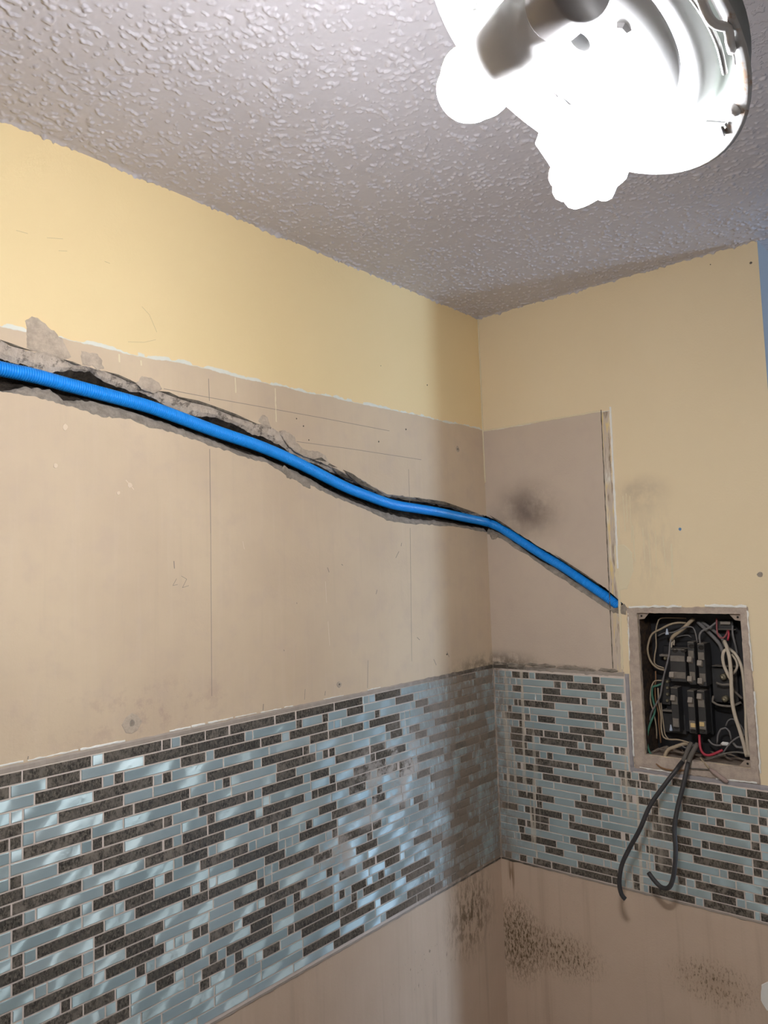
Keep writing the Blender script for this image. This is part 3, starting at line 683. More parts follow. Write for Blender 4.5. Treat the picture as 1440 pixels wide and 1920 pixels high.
TR = 'M3601,4280;D3362,3567;M2786,3328;D1530,2752;M1316,1496;D721,1282;M487,687;M254,453;M20,220|M3745,4280;D2559,3711;M2377,2525;D2141,2343;M872,2107;M659,838;M446,625;M233,412;M20,199|D3899,4202;D3606,3776;M2348,3572;D1744,2314;M1086,1710;D718,1052;M20,684|M4162,4280;D3825,4128;M3170,3791;D2992,3136;D1739,2927;M1524,1705;M236,1490;M20,202|M3785,4280;D3596,3751;M3386,3562;M2139,3352;D896,2105;D751,861;M208,717;M20,174|M3788,4280;D2561,3754;M1292,2527;M664,1258;D519,630;M270,485;M20,236|M4126,4280;D3895,4092;D3604,3758;M3392,3570;M2132,3358;D1549,2098;M1302,1515;D1108,1268;D303,1054;M20,269|M3656,4280;D2570,3622;M2356,2536;M1077,2322;D899,1043;M679,865;M460,645;M240,426;M20,206|M3582,4280;D2980,3548;D2227,2933;D1735,2178;D1121,1683;D597,1050;M20,563|D4086,4220;D3905,4026;M3226,3871;D3034,3192;M2811,3000;D1586,2777;M1375,1552;D568,1341;M20,534|M3637,4280;D2421,3603;M1151,2387;D612,1117;M20,578|M3824,4280;D3264,3790;M1992,3230;D1798,1958;M1562,1764;D692,1528;M20,658|M7950,8420;D7332,7916;M6723,7298;D5477,6689;M4854,5443;D4575,4820;M4363,4541;D3988,4329;D3639,3898;M3018,3605;M2808,2984;D2628,2774;D1395,2580;M1196,1361;M20,1162|M8200,8420;D7582,8166;D6975,7547;M6747,6941;D6548,6713;M5282,6514;M5069,5248;D4608,5035;D4067,4567;M3856,4033;M3237,3822;M1986,3203;D960,1952;D761,869;M571,727;M20,537|M7811,8420;M7593,7777;M7376,7559;D7184,7342;M6959,7150;D5709,6925;M5499,5675;M4881,5465;M4671,4847;M4052,4637;M3434,4018;D2226,3400;D1616,2176;M424,1582;M222,390;M20,188|M7777,8420;D7567,7743;M6324,7533;D5709,6290;M5085,5675;D4480,5051;D4085,4338;M3791,4051;D3248,3757;M1985,3214;M1361,1951;D466,1327;D264,356;M20,230|M8234,8420;M7584,8200;D7374,7550;M6756,7340;D6545,6722;M6334,6511;M5072,6300;D4869,5038;M3634,4835;M3023,3600;D2823,2989;M1576,2789;D1386,1542;M1188,1352;M20,1154|M8227,8420;M8001,8193;M7774,7967;D7564,7740;M7371,7530;D6120,7337;M5904,6086;D4699,5870;M4023,4665;M3795,3989;D2617,3761;M1975,2583;D1351,1941;D754,1304;M565,720;M20,531|M8231,8420;M7569,8197;D7359,7535;M6722,7325;M5434,6688;D4886,5400;M3641,4852;M3432,3607;D2831,3398;M1570,2797;D1380,1536;M20,1346|M7807,8420;M7588,7773;D6339,7554;D6146,6314;M5905,6112;D4674,5871;M3424,4640;M2806,3390;M2596,2772;D2415,2562;M2201,2381;D964,2167;M729,930;D164,695;M20,130|M8220,8420;M7985,8186;D7367,7951;M6128,7333;D5510,6094;M4221,5476;D4084,4187;D3650,3951;D2403,3619;M1770,2369;D1166,1736;M20,1132|M7797,8420;M7576,7763;D7366,7542;M7147,7332;D5911,7113;M5299,5877;D4663,5265;M4524,4629;D4330,4490;M4109,4296;M3455,4075;M3234,3421;D3018,3200;M1759,2984;D1006,1725;D691,942;M20,657|M7903,8420;M7352,7869;D6756,7318;M6555,6722;M5370,6521;D4878,5336;M3629,4844;D2413,3595;M2200,2379;M930,2166;D735,896;M20,701|M7764,8420;D7554,7730;M6939,7520;M6324,6905;M6115,6290;D4879,6081;M4666,4845;M4040,4632;M3828,4006;D2612,3794;M1973,2578;D778,1939;M584,744;M20,550|M8211,8420;M7968,8177;D7350,7934;M7130,7316;D5923,7096;M5693,5889;D5499,5659;M4253,5465;M3637,4219;M3427,3603;M2811,3393;M2194,2777;D1589,2160;M244,1555;M20,210|M7142,8420;M6922,7108;D6325,6888;M5703,6291;M4446,5669;D4238,4412;M4036,4204;M3833,4002;D2620,3799;M1320,2586;M20,1286|M8255,8420;M7675,8221;D7465,7641;M7332,7431;D6106,7298;M5906,6072;D4672,5872;M4450,4638;D4242,4416;M4047,4208;M3851,4013;D3637,3817;D2384,3609;D1787,2351;D1169,1736;M957,1135;D709,923;M436,675;D201,402;M20,167'
band_l = empty('tiled_band', (-1.0, 0, ZB))
tag(band_l, 'long tiled band of blue-grey metal and dark glass strips on the left wall', 'tiles')
band_r = empty('tiled_band', (0, -0.4, ZB))
tag(band_r, 'shorter tiled band of metal and dark glass strips under the breaker box', 'tiles')
bpy.context.view_layer.update()
def setp(o, par):
    o.parent = par; o.matrix_parent_inverse = par.matrix_world.inverted()
g = backing('grout_bed', [[(-2.06, ZB), (-TH_G, ZB), (-TH_G, Z0), (-2.06, Z0)]], LW, None); setp(g, band_l)
RT = Z0 - 0.2545
g = backing('grout_bed', [[(YE, ZB), (0.0, ZB), (0.0, Z0), (-0.4325, Z0), (-0.4325, RT), (YE, RT)]], RW, None); setp(g, band_r)
extra = {'D': ([], []), 'M': ([], [])}
for W, data, off, par in (('L', TL, 0.0, band_l), ('R', TR, 0.0048, band_r)):
    cnt = {'D': 0, 'M': 0}
    todo = []
    for i, row in enumerate(data.split('|')):
        for t in row.split(';'):
            if not t: continue
            a, c = [int(q) for q in t[1:].split(',')]
            todo.append((((0, -c) if c < 15100 else (1, c)) if W == 'L' else (0, 0), t[0], a, c, Z0 - off - (i + 0.5) * PITCH))
    todo.sort(key=lambda q: q[0])                          # nearest first, those past the left of the frame last
    for key, kind, a, c, z in todo:
        if W == 'R' and c > 8420: c = 8420
        u = -(a + c) / 2e4
        me = tile_me(kind, c - a, W)
        jr = 0.006
        rot = (random.uniform(-jr, jr), 0, random.uniform(-jr, jr)) if W == 'L' else (0, random.uniform(-jr, jr), random.uniform(-jr, jr))
        loc = Vector((u, 0, z)) if W == 'L' else Vector((0, u, z))
        cnt[kind] += 1
        if cnt[kind] > 300:
            Vx, Fx = extra[kind]; o_ = len(Vx)
            Vx += [v.co + loc for v in me.vertices]; Fx += [tuple(o_ + q for q in p.vertices) for p in me.polygons]
            continue
        o = bpy.data.objects.new('glass_tile' if kind == 'D' else 'metal_tile', me)
        o.location = loc; o.rotation_euler = rot
        col.objects.link(o); setp(o, par)
for kind in 'DM':
    if extra[kind][0]:
        o = obj('glass_tiles' if kind == 'D' else 'metal_tiles', extra[kind][0], extra[kind][1], M['glass' if kind == 'D' else 'metal'])
        o['kind'] = 'stuff'; setp(o, band_l)

def strip(name, W, p0, p1, wdt, thick, mat, parent, amp=0.0015, step=0.01, freq=80, seed=0.0):
    """ragged bead of filler along a line on a wall"""
    a = Vector(p0); b_ = Vector(p1); n = max(2, int((b_ - a).length / step))
    t = (b_ - a).normalized(); nn = Vector((-t.y, t.x))
    V = []; Fc = []
    for i in range(n + 1):
        p = a.lerp(b_, i / n)
        w1 = wdt / 2 + amp * noise.noise(Vector((i * 0.37, seed, 0))) ; w2 = wdt / 2 + amp * noise.noise(Vector((i * 0.41, seed + 9, 0)))
        th = thick * (0.75 + 0.5 * noise.noise(Vector((i * 0.53, seed + 4, 1))))
        w1 = max(0.0006, w1); w2 = max(0.0006, w2)
        V += [W(p - nn * w1, 0.0005), W(p - nn * w1 * 0.5, -th), W(p + nn * w2 * 0.5, -th), W(p + nn * w2, 0.0005)]
    for i in range(n):
        for j in range(3):
            q = i * 4 + j
            Fc.append((q, q + 4, q + 5, q + 1))
    return obj(name, V, Fc, mat, parent)

o = strip('caulk_bead', LW, (-2.06, Z0 + 0.004), (-0.004, Z0 + 0.004), 0.014, 0.0035, M['caulk'], None, 0.003); setp(o, band_l)
o = strip('caulk_bead', LW, (-2.06, ZB - 0.003), (-0.004, ZB - 0.003), 0.009, 0.0035, M['caulk'], None, 0.003, seed=3); setp(o, band_l)
o = strip('caulk_bead', RW, (-0.004, Z0 + 0.004), (-0.43, Z0 + 0.003), 0.016, 0.004, M['caulk'], None, 0.005, seed=6); setp(o, band_r)
o = strip('caulk_bead', RW, (-0.004, ZB - 0.003), (YE, ZB - 0.003), 0.008, 0.0035, M['caulk'], None, 0.003, seed=8); setp(o, band_r)
o = strip('edge_trim', RW, (-0.437, Z0 + 0.008), (-0.437, RT - 0.004), 0.014, 0.0055, M['edge_trim'], None, 0.001, seed=11); setp(o, band_r)
o = strip('edge_trim', RW, (-0.433, RT + 0.004), (YE, RT + 0.004), 0.014, 0.0055, M['edge_trim'], None, 0.001, seed=12); setp(o, band_r)
# corner joint
V, Fc = tube([Vector((-0.004, -0.004, ZB + (Z0 - ZB) * i / 12)) for i in range(13)], 0.0055, 6)
o = obj('corner_joint', V, Fc, M['grout']); setp(o, band_l)

# white torn filler line over the left band
k = 0; x = -2.0
while x < -0.55:
    l = random.uniform(0.02, 0.09)
    if random.random() < (0.95 if x < -1.05 else 0.5):
        z = Z0 + 0.0125 + random.uniform(-0.001, 0.001)
        strip('filler_flake', LW, (x, z), (x + l, z + random.uniform(-0.001, 0.001)), random.uniform(0.0025, 0.005) if x < -1.05 else 0.002, 0.0016, M['white_flake'], wall_l, 0.002, 0.005, seed=k)
    x += l + random.uniform(0.0, 0.012); k += 1

# ------------------------------------------------------------------ plaster scars, pencil lines and holes on the walls
def scar(pts, W, parent, mat='patch', thick=0.0016, amp=0.0030, inset=0.0045, seed=0.0):
    thick *= 0.55
    return plate('plaster_scar', jag(pts, 0.004, amp, True, 120, seed), W, 0.0004, -thick, M[mat], parent, inset, 0.0005)
scar([(-1.4688,2.0891), (-1.4552,2.0993), (-1.445,2.1), (-1.4344,2.0937), (-1.415,2.0821), (-1.4005,2.071), (-1.3896,2.0553), (-1.3813,2.039), (-1.3969,2.03), (-1.415,2.0334), (-1.455,2.0351), (-1.4651,2.0388), (-1.4645,2.0762)], LW, wall_l, seed=1, thick=0.0026)
scar([(-1.3644,2.0559), (-1.3289,2.0558), (-1.3226,2.0486), (-1.3152,2.0282), (-1.3309,2.0243), (-1.3426,2.0293), (-1.3635,2.0284)], LW, wall_l, seed=2, thick=0.0024)
scar([(-1.2488,2.0158), (-1.2361,2.0298), (-1.2144,2.0304), (-1.1965,2.023), (-1.1887,2.0107), (-1.2078,1.9999), (-1.2363,2.0029)], LW, wall_l, seed=3, thick=0.0026)
scar([(-0.8771,1.9619), (-0.8592,1.9676), (-0.8314,1.9581), (-0.8259,1.9425), (-0.8011,1.9266), (-0.749,1.927), (-0.7224,1.9198), (-0.7058,1.8999), (-0.6966,1.8907), (-0.7304,1.8977), (-0.7694,1.9061), (-0.8145,1.9161), (-0.8452,1.9284)], LW, wall_l, seed=4, thick=0.0026)
scar([(-0.9402,1.9774), (-0.9255,1.9966), (-0.908,1.9916), (-0.9005,1.97), (-0.9183,1.9666)], LW, wall_l, seed=5, thick=0.002)
scar([(-0.8617,1.8837), (-0.8368,1.868), (-0.7988,1.8594), (-0.7779,1.8479), (-0.7766,1.8324), (-0.7961,1.835), (-0.8235,1.8512), (-0.8541,1.8553), (-0.872,1.8728)], LW, wall_l, 'broken_low', seed=6, thick=0.0016)
scar([(-0.0054,1.7365), (-0.0275,1.7403), (-0.0467,1.7308), (-0.0322,1.7164), (-0.0145,1.719)], RW, wall_r, 'broken_low', seed=9, thick=0.003)
scar([(-0.4208,1.5043), (-0.4433,1.5178), (-0.4518,1.5045), (-0.4414,1.4852), (-0.4073,1.4893), (-0.386,1.5041)], RW, wall_r, 'broken_low', seed=10, thick=0.001)
# torn slivers of board paper along the chase
def sliver(pts, W, parent, lift=0.006):
    n = len(pts)
    V = [W(p, -(0.001 + lift * (i % 2))) for i, p in enumerate(pts)] + [W(p, -(0.001 + lift * (i % 2)) + 0.0012) for i, p in enumerate(pts)]
    t = poly_faces([pts])
    Fc = [tuple(q) for q in t] + [tuple(n + i for i in q[::-1]) for q in t] + [(i, (i + 1) % n, n + (i + 1) % n, n + i) for i in range(n)]
    obj('torn_sliver', V, Fc, M['torn'], parent)
sliver([(-0.6611,1.8887), (-0.6321,1.88), (-0.5877,1.8638), (-0.5354,1.8445), (-0.4986,1.8322), (-0.5463,1.841), (-0.6086,1.8581), (-0.6386,1.8699)], LW, wall_l)
sliver([(-0.7023,1.8908), (-0.668,1.8786), (-0.6246,1.8654), (-0.6388,1.8643), (-0.6798,1.875)], LW, wall_l)
sliver([(-0.4625,1.8313), (-0.4113,1.8296), (-0.3383,1.8273), (-0.2748,1.8212), (-0.3387,1.8212), (-0.4235,1.823)], LW, wall_l)
sliver([(-0.3725,1.8347), (-0.313,1.8286), (-0.235,1.8231), (-0.1642,1.8134), (-0.2487,1.8177), (-0.3261,1.8218)], LW, wall_l)
sliver([(-0.3051,1.8321), (-0.2346,1.8278), (-0.13,1.8133), (-0.0485,1.7982), (-0.1391,1.8063), (-0.2353,1.8183)], LW, wall_l)
sliver([(-0.7705,1.9047), (-0.7428,1.9126), (-0.7133,1.9019), (-0.6869,1.892), (-0.721,1.8972)], LW, wall_l, 0.004)
sliver([(-1.5096,2.0446), (-1.4916,2.0409), (-1.4687,2.0381), (-1.4546,2.0352), (-1.4733,2.0362), (-1.4934,2.0377)], LW, wall_l, 0.003)
sliver([(-1.3981,2.0318), (-1.3808,2.0301), (-1.3632,2.0275), (-1.3757,2.0261)], LW, wall_l, 0.003)
sliver([(-1.3161,2.0249), (-1.2894,2.0225), (-1.2609,2.0169), (-1.248,2.0117), (-1.2667,2.0138), (-1.2951,2.0204)], LW, wall_l, 0.003)
sliver([(-1.1999,2.0056), (-1.1762,2.0061), (-1.1507,2.0012), (-1.1044,1.9993), (-1.0631,1.995), (-1.0056,1.9843), (-0.9388,1.9702), (-1.0057,1.9795), (-1.0701,1.9917), (-1.1442,1.9966)], LW, wall_l, 0.004)
sliver([(-0.0124,1.7957), (-0.0546,1.7724), (-0.0956,1.7447), (-0.0637,1.76), (-0.0258,1.7845)], RW, wall_r, 0.003)
sliver([(-0.2341,1.663), (-0.2843,1.6313), (-0.3329,1.5989), (-0.3736,1.5677), (-0.3326,1.5943), (-0.2807,1.6282)], RW, wall_r, 0.003)

def line(pts, W, parent, wd=0.0012, name='pencil_line', mat='pencil'):
    for a, b_ in zip(pts, pts[1:]):
        a = Vector(a); b_ = Vector(b_); t = (b_ - a).normalized(); nn = Vector((-t.y, t.x)) * wd / 2
        q = [a - nn, b_ - nn, b_ + nn, a + nn]
        V = [W(p, -0.0001) for p in q] + [W(p, -0.0004) for p in q]
        obj(name, V, [(4, 5, 6, 7), (0, 1, 5, 4), (1, 2, 6, 5), (2, 3, 7, 6), (3, 0, 4, 7)], M[mat], parent)
line([(-1.0747,2.0527), (-1.0734,2.004)], LW, wall_l, 0.0013)
line([(-1.0745,1.8998), (-1.0749,1.7197)], LW, wall_l, 0.0014)
line([(-1.0749,1.7197), (-1.0781,1.3811)], LW, wall_l, 0.0010)
line([(-1.1862,2.0122), (-1.0768,2.0116), (-0.9283,2.0124)], LW, wall_l, 0.0012)
line([(-0.9283,2.0124), (-0.7392,2.0131), (-0.4715,2.012)], LW, wall_l, 0.0012)
line([(-0.8206,1.9439), (-0.6253,1.9459), (-0.3314,1.945)], LW, wall_l, 0.0012)
line([(-0.3924,1.9121), (-0.393,1.814)], LW, wall_l, 0.0009)
line([(-0.3944,1.7465), (-0.4079,1.3793)], LW, wall_l, 0.0009)
line([(-0.5878,1.4016), (-0.5931,1.3321)], LW, wall_l, 0.0010)
line([(-0.8118,1.3591), (-0.8143,1.3349)], LW, wall_l, 0.0010)
line([(-1.1664,1.662), (-1.1654,1.6469)], LW, wall_l, 0.0016)
line([(-1.1606,1.6264), (-1.1695,1.6128), (-1.1582,1.6145)], LW, wall_l, 0.0008)
line([(-1.1491,1.6315), (-1.1363,1.6247), (-1.1469,1.6077), (-1.1314,1.6115)], LW, wall_l, 0.0008)
M['scratch'] = simple('faint_scratch', (0.52, 0.40, 0.23), 0.7)
line([(-1.2349,2.1714), (-1.2181,2.159), (-1.2011,2.1265)], LW, wall_l, 0.0006, 'scratch', 'scratch')
line([(-1.2662,2.0927), (-1.2307,2.0992), (-1.2038,2.1104)], LW, wall_l, 0.0006, 'scratch', 'scratch')
for q0, q1 in (((-1.4837,2.247), (-1.4631,2.2479)), ((-1.4283,2.2513), (-1.3983,2.2589)), ((-1.4063,2.234), (-1.3901,2.2381)), ((-1.3153,2.2409), (-1.3042,2.24)), ((-1.4198,2.4359), (-1.4157,2.4335))):
    line([q0, q1], LW, wall_l, 0.0006, 'scratch', 'scratch')
M['pale_spot'] = simple('pale_filler', (0.70, 0.565, 0.42), 0.8)
for q0, q1 in (((-0.7268,1.6418), (-0.7216,1.63)), ((-0.6772,1.649), (-0.6715,1.6463)), ((-0.4345,1.7044), (-0.4374,1.6956)), ((-0.2419,1.3889), (-0.2323,1.3725)), ((-0.3078,1.3744), (-0.2961,1.3566)), ((-0.4474,1.681), (-0.4621,1.6636)), ((-0.5437,1.58), (-0.5485,1.569)),
               ((-1.4581,1.3348), (-1.459,1.3296)), ((-0.9391,1.3439), (-0.9409,1.3302)), ((-0.7452,1.345), (-0.7473,1.3352)), ((-0.8758,1.4568), (-0.8743,1.453)), ((-0.8327,1.5614), (-0.831,1.5588)), ((-0.3804,1.4423), (-0.3688,1.4339))):
    line([q0, q1], LW, wall_l, 0.0016)
line([(-0.0006,2.083), (0.0011,1.8069)], RW, wall_r, 0.0012)
def dot(q, W, parent, r=0.003, name='nail_hole', mat='torn', ring=False):
    pts = [(q[0] + r * math.cos(a * 0.785) * random.uniform(0.8, 1.2), q[1] + r * math.sin(a * 0.785) * random.uniform(0.8, 1.2)) for a in range(8)]
    if ring:
        p2 = [(q[0] + r * 3 * math.cos(a * 0.785) * random.uniform(0.85, 1.2), q[1] + r * 3 * math.sin(a * 0.785) * random.uniform(0.85, 1.2)) for a in range(8)]
        plate('filler_spot', p2, W, 0.0003, -0.0008, M['patch'], parent, 0.002)
    plate(name, pts, W, 0.0003, -0.0010, M[mat], parent, 0.0006)
for q, r, rg in (((-0.5181,1.9772), 0.0026, 0), ((-0.3982,2.0255), 0.0028, 0), ((-0.146,1.9951), 0.0034, 1), ((-0.8189,1.9997), 0.002, 0), ((-0.7965,1.9844), 0.002, 0), ((-0.7797,1.9523), 0.002, 0), ((-1.386,2.5788), 0.0, 0),
                 ((-0.2898,2.1707), 0.0022, 0), ((-0.2424,1.3813), 0.003, 0), ((-0.6966,1.3551), 0.003, 1), ((-0.4989,2.189), 0.0015, 0)):
    if r: dot(q, LW, wall_l, r, ring=bool(rg))
dot((-1.2631,1.3568), LW, wall_l, 0.0065, 'anchor_hole', 'broken_low', True)
dot((-1.394,1.9071), LW, wall_l, 0.006, 'filler_spot', 'pale_spot')
dot((-1.4117,1.8353), LW, wall_l, 0.005, 'filler_spot', 'pale_spot')
dot((-1.2646,1.8094), LW, wall_l, 0.0055, 'filler_spot', 'pale_spot')
dot((-1.2884,1.7934), LW, wall_l, 0.004, 'filler_spot', 'pale_spot')
for q0, q1 in (((-1.2725,1.8192), (-1.2554,1.8016)), ((-0.9894,1.7035), (-0.9853,1.686)), ((-0.7354,1.6082), (-0.7337,1.5563)), ((-0.7298,1.5108), (-0.7265,1.4525))):
    line([q0, q1], LW, wall_l, 0.0018, 'pale_scratch', 'pale_spot')
dot((-0.8278,2.3837), RW, wall_r, 0.0035)
dot((-0.7294,2.4083), RW, wall_r, 0.0018)
dot((-0.7974,1.5901), RW, wall_r, 0.007, 'plaster_nick', 'broken_low')
M['blue_dab'] = simple('blue_ink', (0.10, 0.22, 0.40), 0.7)
dot((-0.6072,1.7153), RW, wall_r, 0.0045, 'ink_dab', 'blue_dab')
for a, l in (((-1.2858,2.0642), 0.016), ((-1.2382,2.0608), 0.010), ((-1.0023,2.0677), 0.035), ((-0.8848,2.063), 0.08)):
    strip('paint_drip', LW, a, (a[0] + 0.001, a[1] - l), 0.0045, 0.0006, M['drip'], wall_l, 0.0015, 0.004, seed=a[0])
for q, l, wd in (((-0.4547,1.8178), 0.10, 0.004), ((-0.4645,1.8244), 0.08, 0.003), ((-0.4748,1.816), 0.13, 0.003), ((-0.4776,1.7336), 0.10, 0.004), ((-0.5058,1.7244), 0.09, 0.003), ((-0.5214,1.7088), 0.12, 0.0035),
                 ((-0.541,1.7149), 0.10, 0.003), ((-0.5605,1.6993), 0.08, 0.003), ((-0.5821,1.6766), 0.11, 0.007), ((-0.4383,1.7512), 0.05, 0.006)):
    strip('paint_drip', RW, q, (q[0] + random.uniform(-0.004, 0.004), q[1] - l), wd, 0.0007, M['drip'], wall_r, 0.002, 0.004, seed=q[1] * 50)
plate('paint_patch', jag([(-0.4217,1.6812), (-0.4499,1.6829), (-0.4731,1.658), (-0.4732,1.6077), (-0.4517,1.5563), (-0.4234,1.5491), (-0.4166,1.5941)], 0.006, 0.002, True, 70, 3), RW, 0.0003, -0.0009, M['drip'], wall_r, 0.004)
# lip of paint around the bare rectangle on the right wall
strip('paint_lip', RW, (-0.004, ZP - 0.003), (-0.40, ZP - 0.003), 0.006, 0.0014, M['drip'], wall_r, 0.002, 0.008, seed=21)
strip('paint_lip', RW, (-0.432, ZP + 0.004), (-0.428, Z0 + 0.30), 0.007, 0.002, M['white_flake'], wall_r, 0.003, 0.008, seed=22)
strip('paint_lip', RW, (-0.428, Z0 + 0.30), (-0.425, Z0 + 0.02), 0.008, 0.0018, M['drip'], wall_r, 0.003, 0.008, seed=23)
strip('paint_lip', RW, (-0.404, ZP), (-0.397, Z0 + 0.02), 0.003, 0.0012, M['torn'], wall_r, 0.002, 0.008, seed=24)
V, Fc = tube([Vector((-0.0015, -0.0015, 1.90 + (CEIL - 1.90) * i / 30)) + Vector((random.uniform(-1, 1), random.uniform(-1, 1), 0)) * 0.0005 for i in range(31)], 0.0022, 6)
obj('corner_bead', V, Fc, M['drip'], wall_r, True)
# plaster lumps heaped along the top of the right band
for i in range(16):
    y = -0.012 - 0.40 * (i / 16) + random.uniform(-0.01, 0.01); z = Z0 + 0.010 + random.uniform(0, 0.008)
    r = random.uniform(0.006, 0.016)
    pts = [(y + r * 1.7 * math.cos(a * math.pi / 6) * random.uniform(0.7, 1.2), z + r * 0.5 * math.sin(a * math.pi / 6) * random.uniform(0.7, 1.2)) for a in range(12)]
    plate('mortar_lump', pts, RW, 0.0003, -random.uniform(0.002, 0.005), M['broken_low'], wall_r, r * 0.4, 0.001)
# scrap of bare white filler low on the right
plate('filler_patch', jag([(-0.7356,0.589), (-0.7508,0.6012), (-0.7682,0.5942), (-0.7697,0.5268), (-0.7438,0.5305), (-0.7294,0.5508)], 0.008, 0.003, True, 90, 4), RW, 0.0003, -0.0012, M['white_flake'], wall_r, 0.002)

# plaster surround of the breaker box
rim_o = jag([(-0.766, 1.071), (-0.444, 1.066), (-0.447, 1.506), (-0.764, 1.510)], 0.008, 0.0022, True, 90, 2.0)
rim_i = jag([(BY0 - 0.0005, BZ0 - 0.0005), (BY1 + 0.0005, BZ0 - 0.0005), (BY1 + 0.0005, BZ1 + 0.0005), (BY0 - 0.0005, BZ1 + 0.0005)], 0.008, 0.0010, True, 90, 6.0)
bm = bmesh.new()
n1, n2 = len(rim_o), len(rim_i)
vo = [bm.verts.new(RW(p, 0.0005)) for p in rim_o]
cxr, czr = -0.61, 1.30
vf = [bm.verts.new(RW((p[0] + (cxr - p[0]) * 0.018, p[1] + (czr - p[1]) * 0.014), -0.004 + 0.0015 * noise.noise(Vector((p[0] * 60, p[1] * 60, 0))))) for p in rim_o]
vi = [bm.verts.new(RW(p, -0.004 + 0.0010 * noise.noise(Vector((p[0] * 70, p[1] * 70, 4))))) for p in rim_i]
vb = [bm.verts.new(RW(p, 0.012)) for p in rim_i]
for i in range(n1): bm.faces.new((vo[i], vo[(i + 1) % n1], vf[(i + 1) % n1], vf[i]))
for i in range(n2): bm.faces.new((vi[i], vi[(i + 1) % n2], vb[(i + 1) % n2], vb[i]))
for t in poly_faces([[(v.co.y, v.co.z) for v in vf], [(v.co.y, v.co.z) for v in vi]]):
    al = vf + vi
    try: bm.faces.new([al[q] for q in t])
    except ValueError: pass
M['rim'] = mat_plaster('rim_plaster', (0.40, 0.315, 0.255), (0.52, 0.42, 0.335))
rim = bobj('plaster_surround', bm, M['rim'], wall_r)
k = 0
for (a, c, w_) in (((-0.455, 1.507), (-0.60, 1.510), 0.006), ((-0.66, 1.512), (-0.762, 1.510), 0.007), ((-0.762, 1.50), (-0.765, 1.35), 0.004), ((-0.766, 1.30), (-0.767, 1.10), 0.004),
                   ((-0.447, 1.25), (-0.445, 1.10), 0.005), ((-0.452, 1.49), (-0.448, 1.36), 0.004), ((-0.46, 1.073), (-0.55, 1.071), 0.004), ((-0.66, 1.072), (-0.76, 1.076), 0.006)):
    strip('filler_flake', lambda q, d=0.0: RW(q, d - 0.003), a, c, w_, 0.002, M['white_flake'], wall_r, 0.004, 0.006, seed=30 + k); k += 1


# ------------------------------------------------------------------ blue corrugated conduit
RC = 0.0136
cl = [LW((-1.98, 2.015), 0.010), LW((-1.75, 2.005), 0.010)]
for q in ((-1.5054,1.9964), (-1.4455,1.9944), (-1.3813,1.9883), (-1.238,1.9752), (-1.1681,1.9644), (-1.053,1.9429), (-0.9229,1.9215), (-0.812,1.895), (-0.6538,1.8491), (-0.5581,1.8283), (-0.455,1.8104), (-0.343,1.8033), (-0.2403,1.7973)):
    cl.append(LW(q, 0.009))
cl.append(LW((-0.1144,1.7867), 0.012))
cl.append(Vector((0.006, 0.006, ((-0.0228,1.7737)[1] + (0.0148,1.7753)[1]) / 2)))
for q in ((-0.0379,1.7569), (-0.0663,1.74), (-0.1199,1.7054), (-0.1894,1.6615), (-0.258,1.6209), (-0.3227,1.5772), (-0.381,1.5378)):
    cl.append(RW(q, 0.010))
cl.append(RW((-0.4181,1.508), 0.014))
cc = catmull(cl, 0.004)
def even(pts, step):
    out = [pts[0].copy()]; need = step
    for a, b_ in zip(pts, pts[1:]):
        l = (b_ - a).length; at = need
        while at <= l:
            out.append(a.lerp(b_, at / l)); at += step
        need = at - l
    return out
PER = 0.0044
cc = even(cc, PER / 6)
rads = [RC - (0.0030, 0.0026, 0.0006, 0.0, 0.0, 0.0008)[i % 6] for i in range(len(cc))]
V, Fc = tube(cc, rads, 18)
o = obj('conduit', V, Fc, M['blue'], None, True)
tag(o, 'bright blue corrugated plastic conduit laid in the chased wall channel', 'conduit')

# ------------------------------------------------------------------ hanging ceiling light
FC = Vector((-1.5034,-1.0684,2.0515)); NO = Vector((-0.3208,0.4967,-0.8065)); E1 = Vector((0.84,0.5426,-0)); E2 = Vector((0.4376,-0.6775,-0.5913))
SF = 0.909
def FP(x, y, h): return FC + (E1 * x + E2 * y + NO * h) * SF
fm = Matrix((E1, E2, NO)).transposed().to_4x4(); fm.translation = FC
b = NB('white_enamel_rusty')
tc = b.n('ShaderNodeTexCoord'); sx = b.n('ShaderNodeSeparateXYZ'); b.put(sx.inputs[0], tc.outputs['Object'])
rr = b.m('SQRT', b.m('ADD', b.m('MULTIPLY', sx.outputs[0], sx.outputs[0]), b.m('MULTIPLY', sx.outputs[1], sx.outputs[1])))
rn = b.noise(28, 5, 0.7, tc.outputs['Object'])
ru = b.m('MULTIPLY', b.ss(rr, 0.134 * SF / 0.909, 0.141 * SF / 0.909), b.ss(rn, 0.52, 0.62))
gz = b.m('MULTIPLY', b.ss(rr, 0.112, 0.116), b.ss(rr, 0.138, 0.134))
c = b.mix(b.m('MULTIPLY', gz, 0.7), (0.50, 0.50, 0.50), (0.22, 0.25, 0.22))
c = b.mix(b.m('MULTIPLY', ru, 0.75), c, (0.33, 0.17, 0.07))
M['enamel'] = b.out(c, 0.35, 0, 0.5)
M['plastic'] = simple('white_plastic', (0.72, 0.70, 0.69), 0.35)
M['socket'] = simple('grey_socket', (0.30, 0.28, 0.28), 0.4, 0.3)
M['steel'] = simple('dull_steel', (0.45, 0.45, 0.44), 0.4, 0.9)
b = NB('lit_bulb_tube')
b.out((1, 1, 1), 0.4); b.put(b.b.inputs['Emission Color'], (0.93, 0.955, 1.0)); b.b.inputs['Emission Strength'].default_value = BULB
M['bulb'] = b.mat

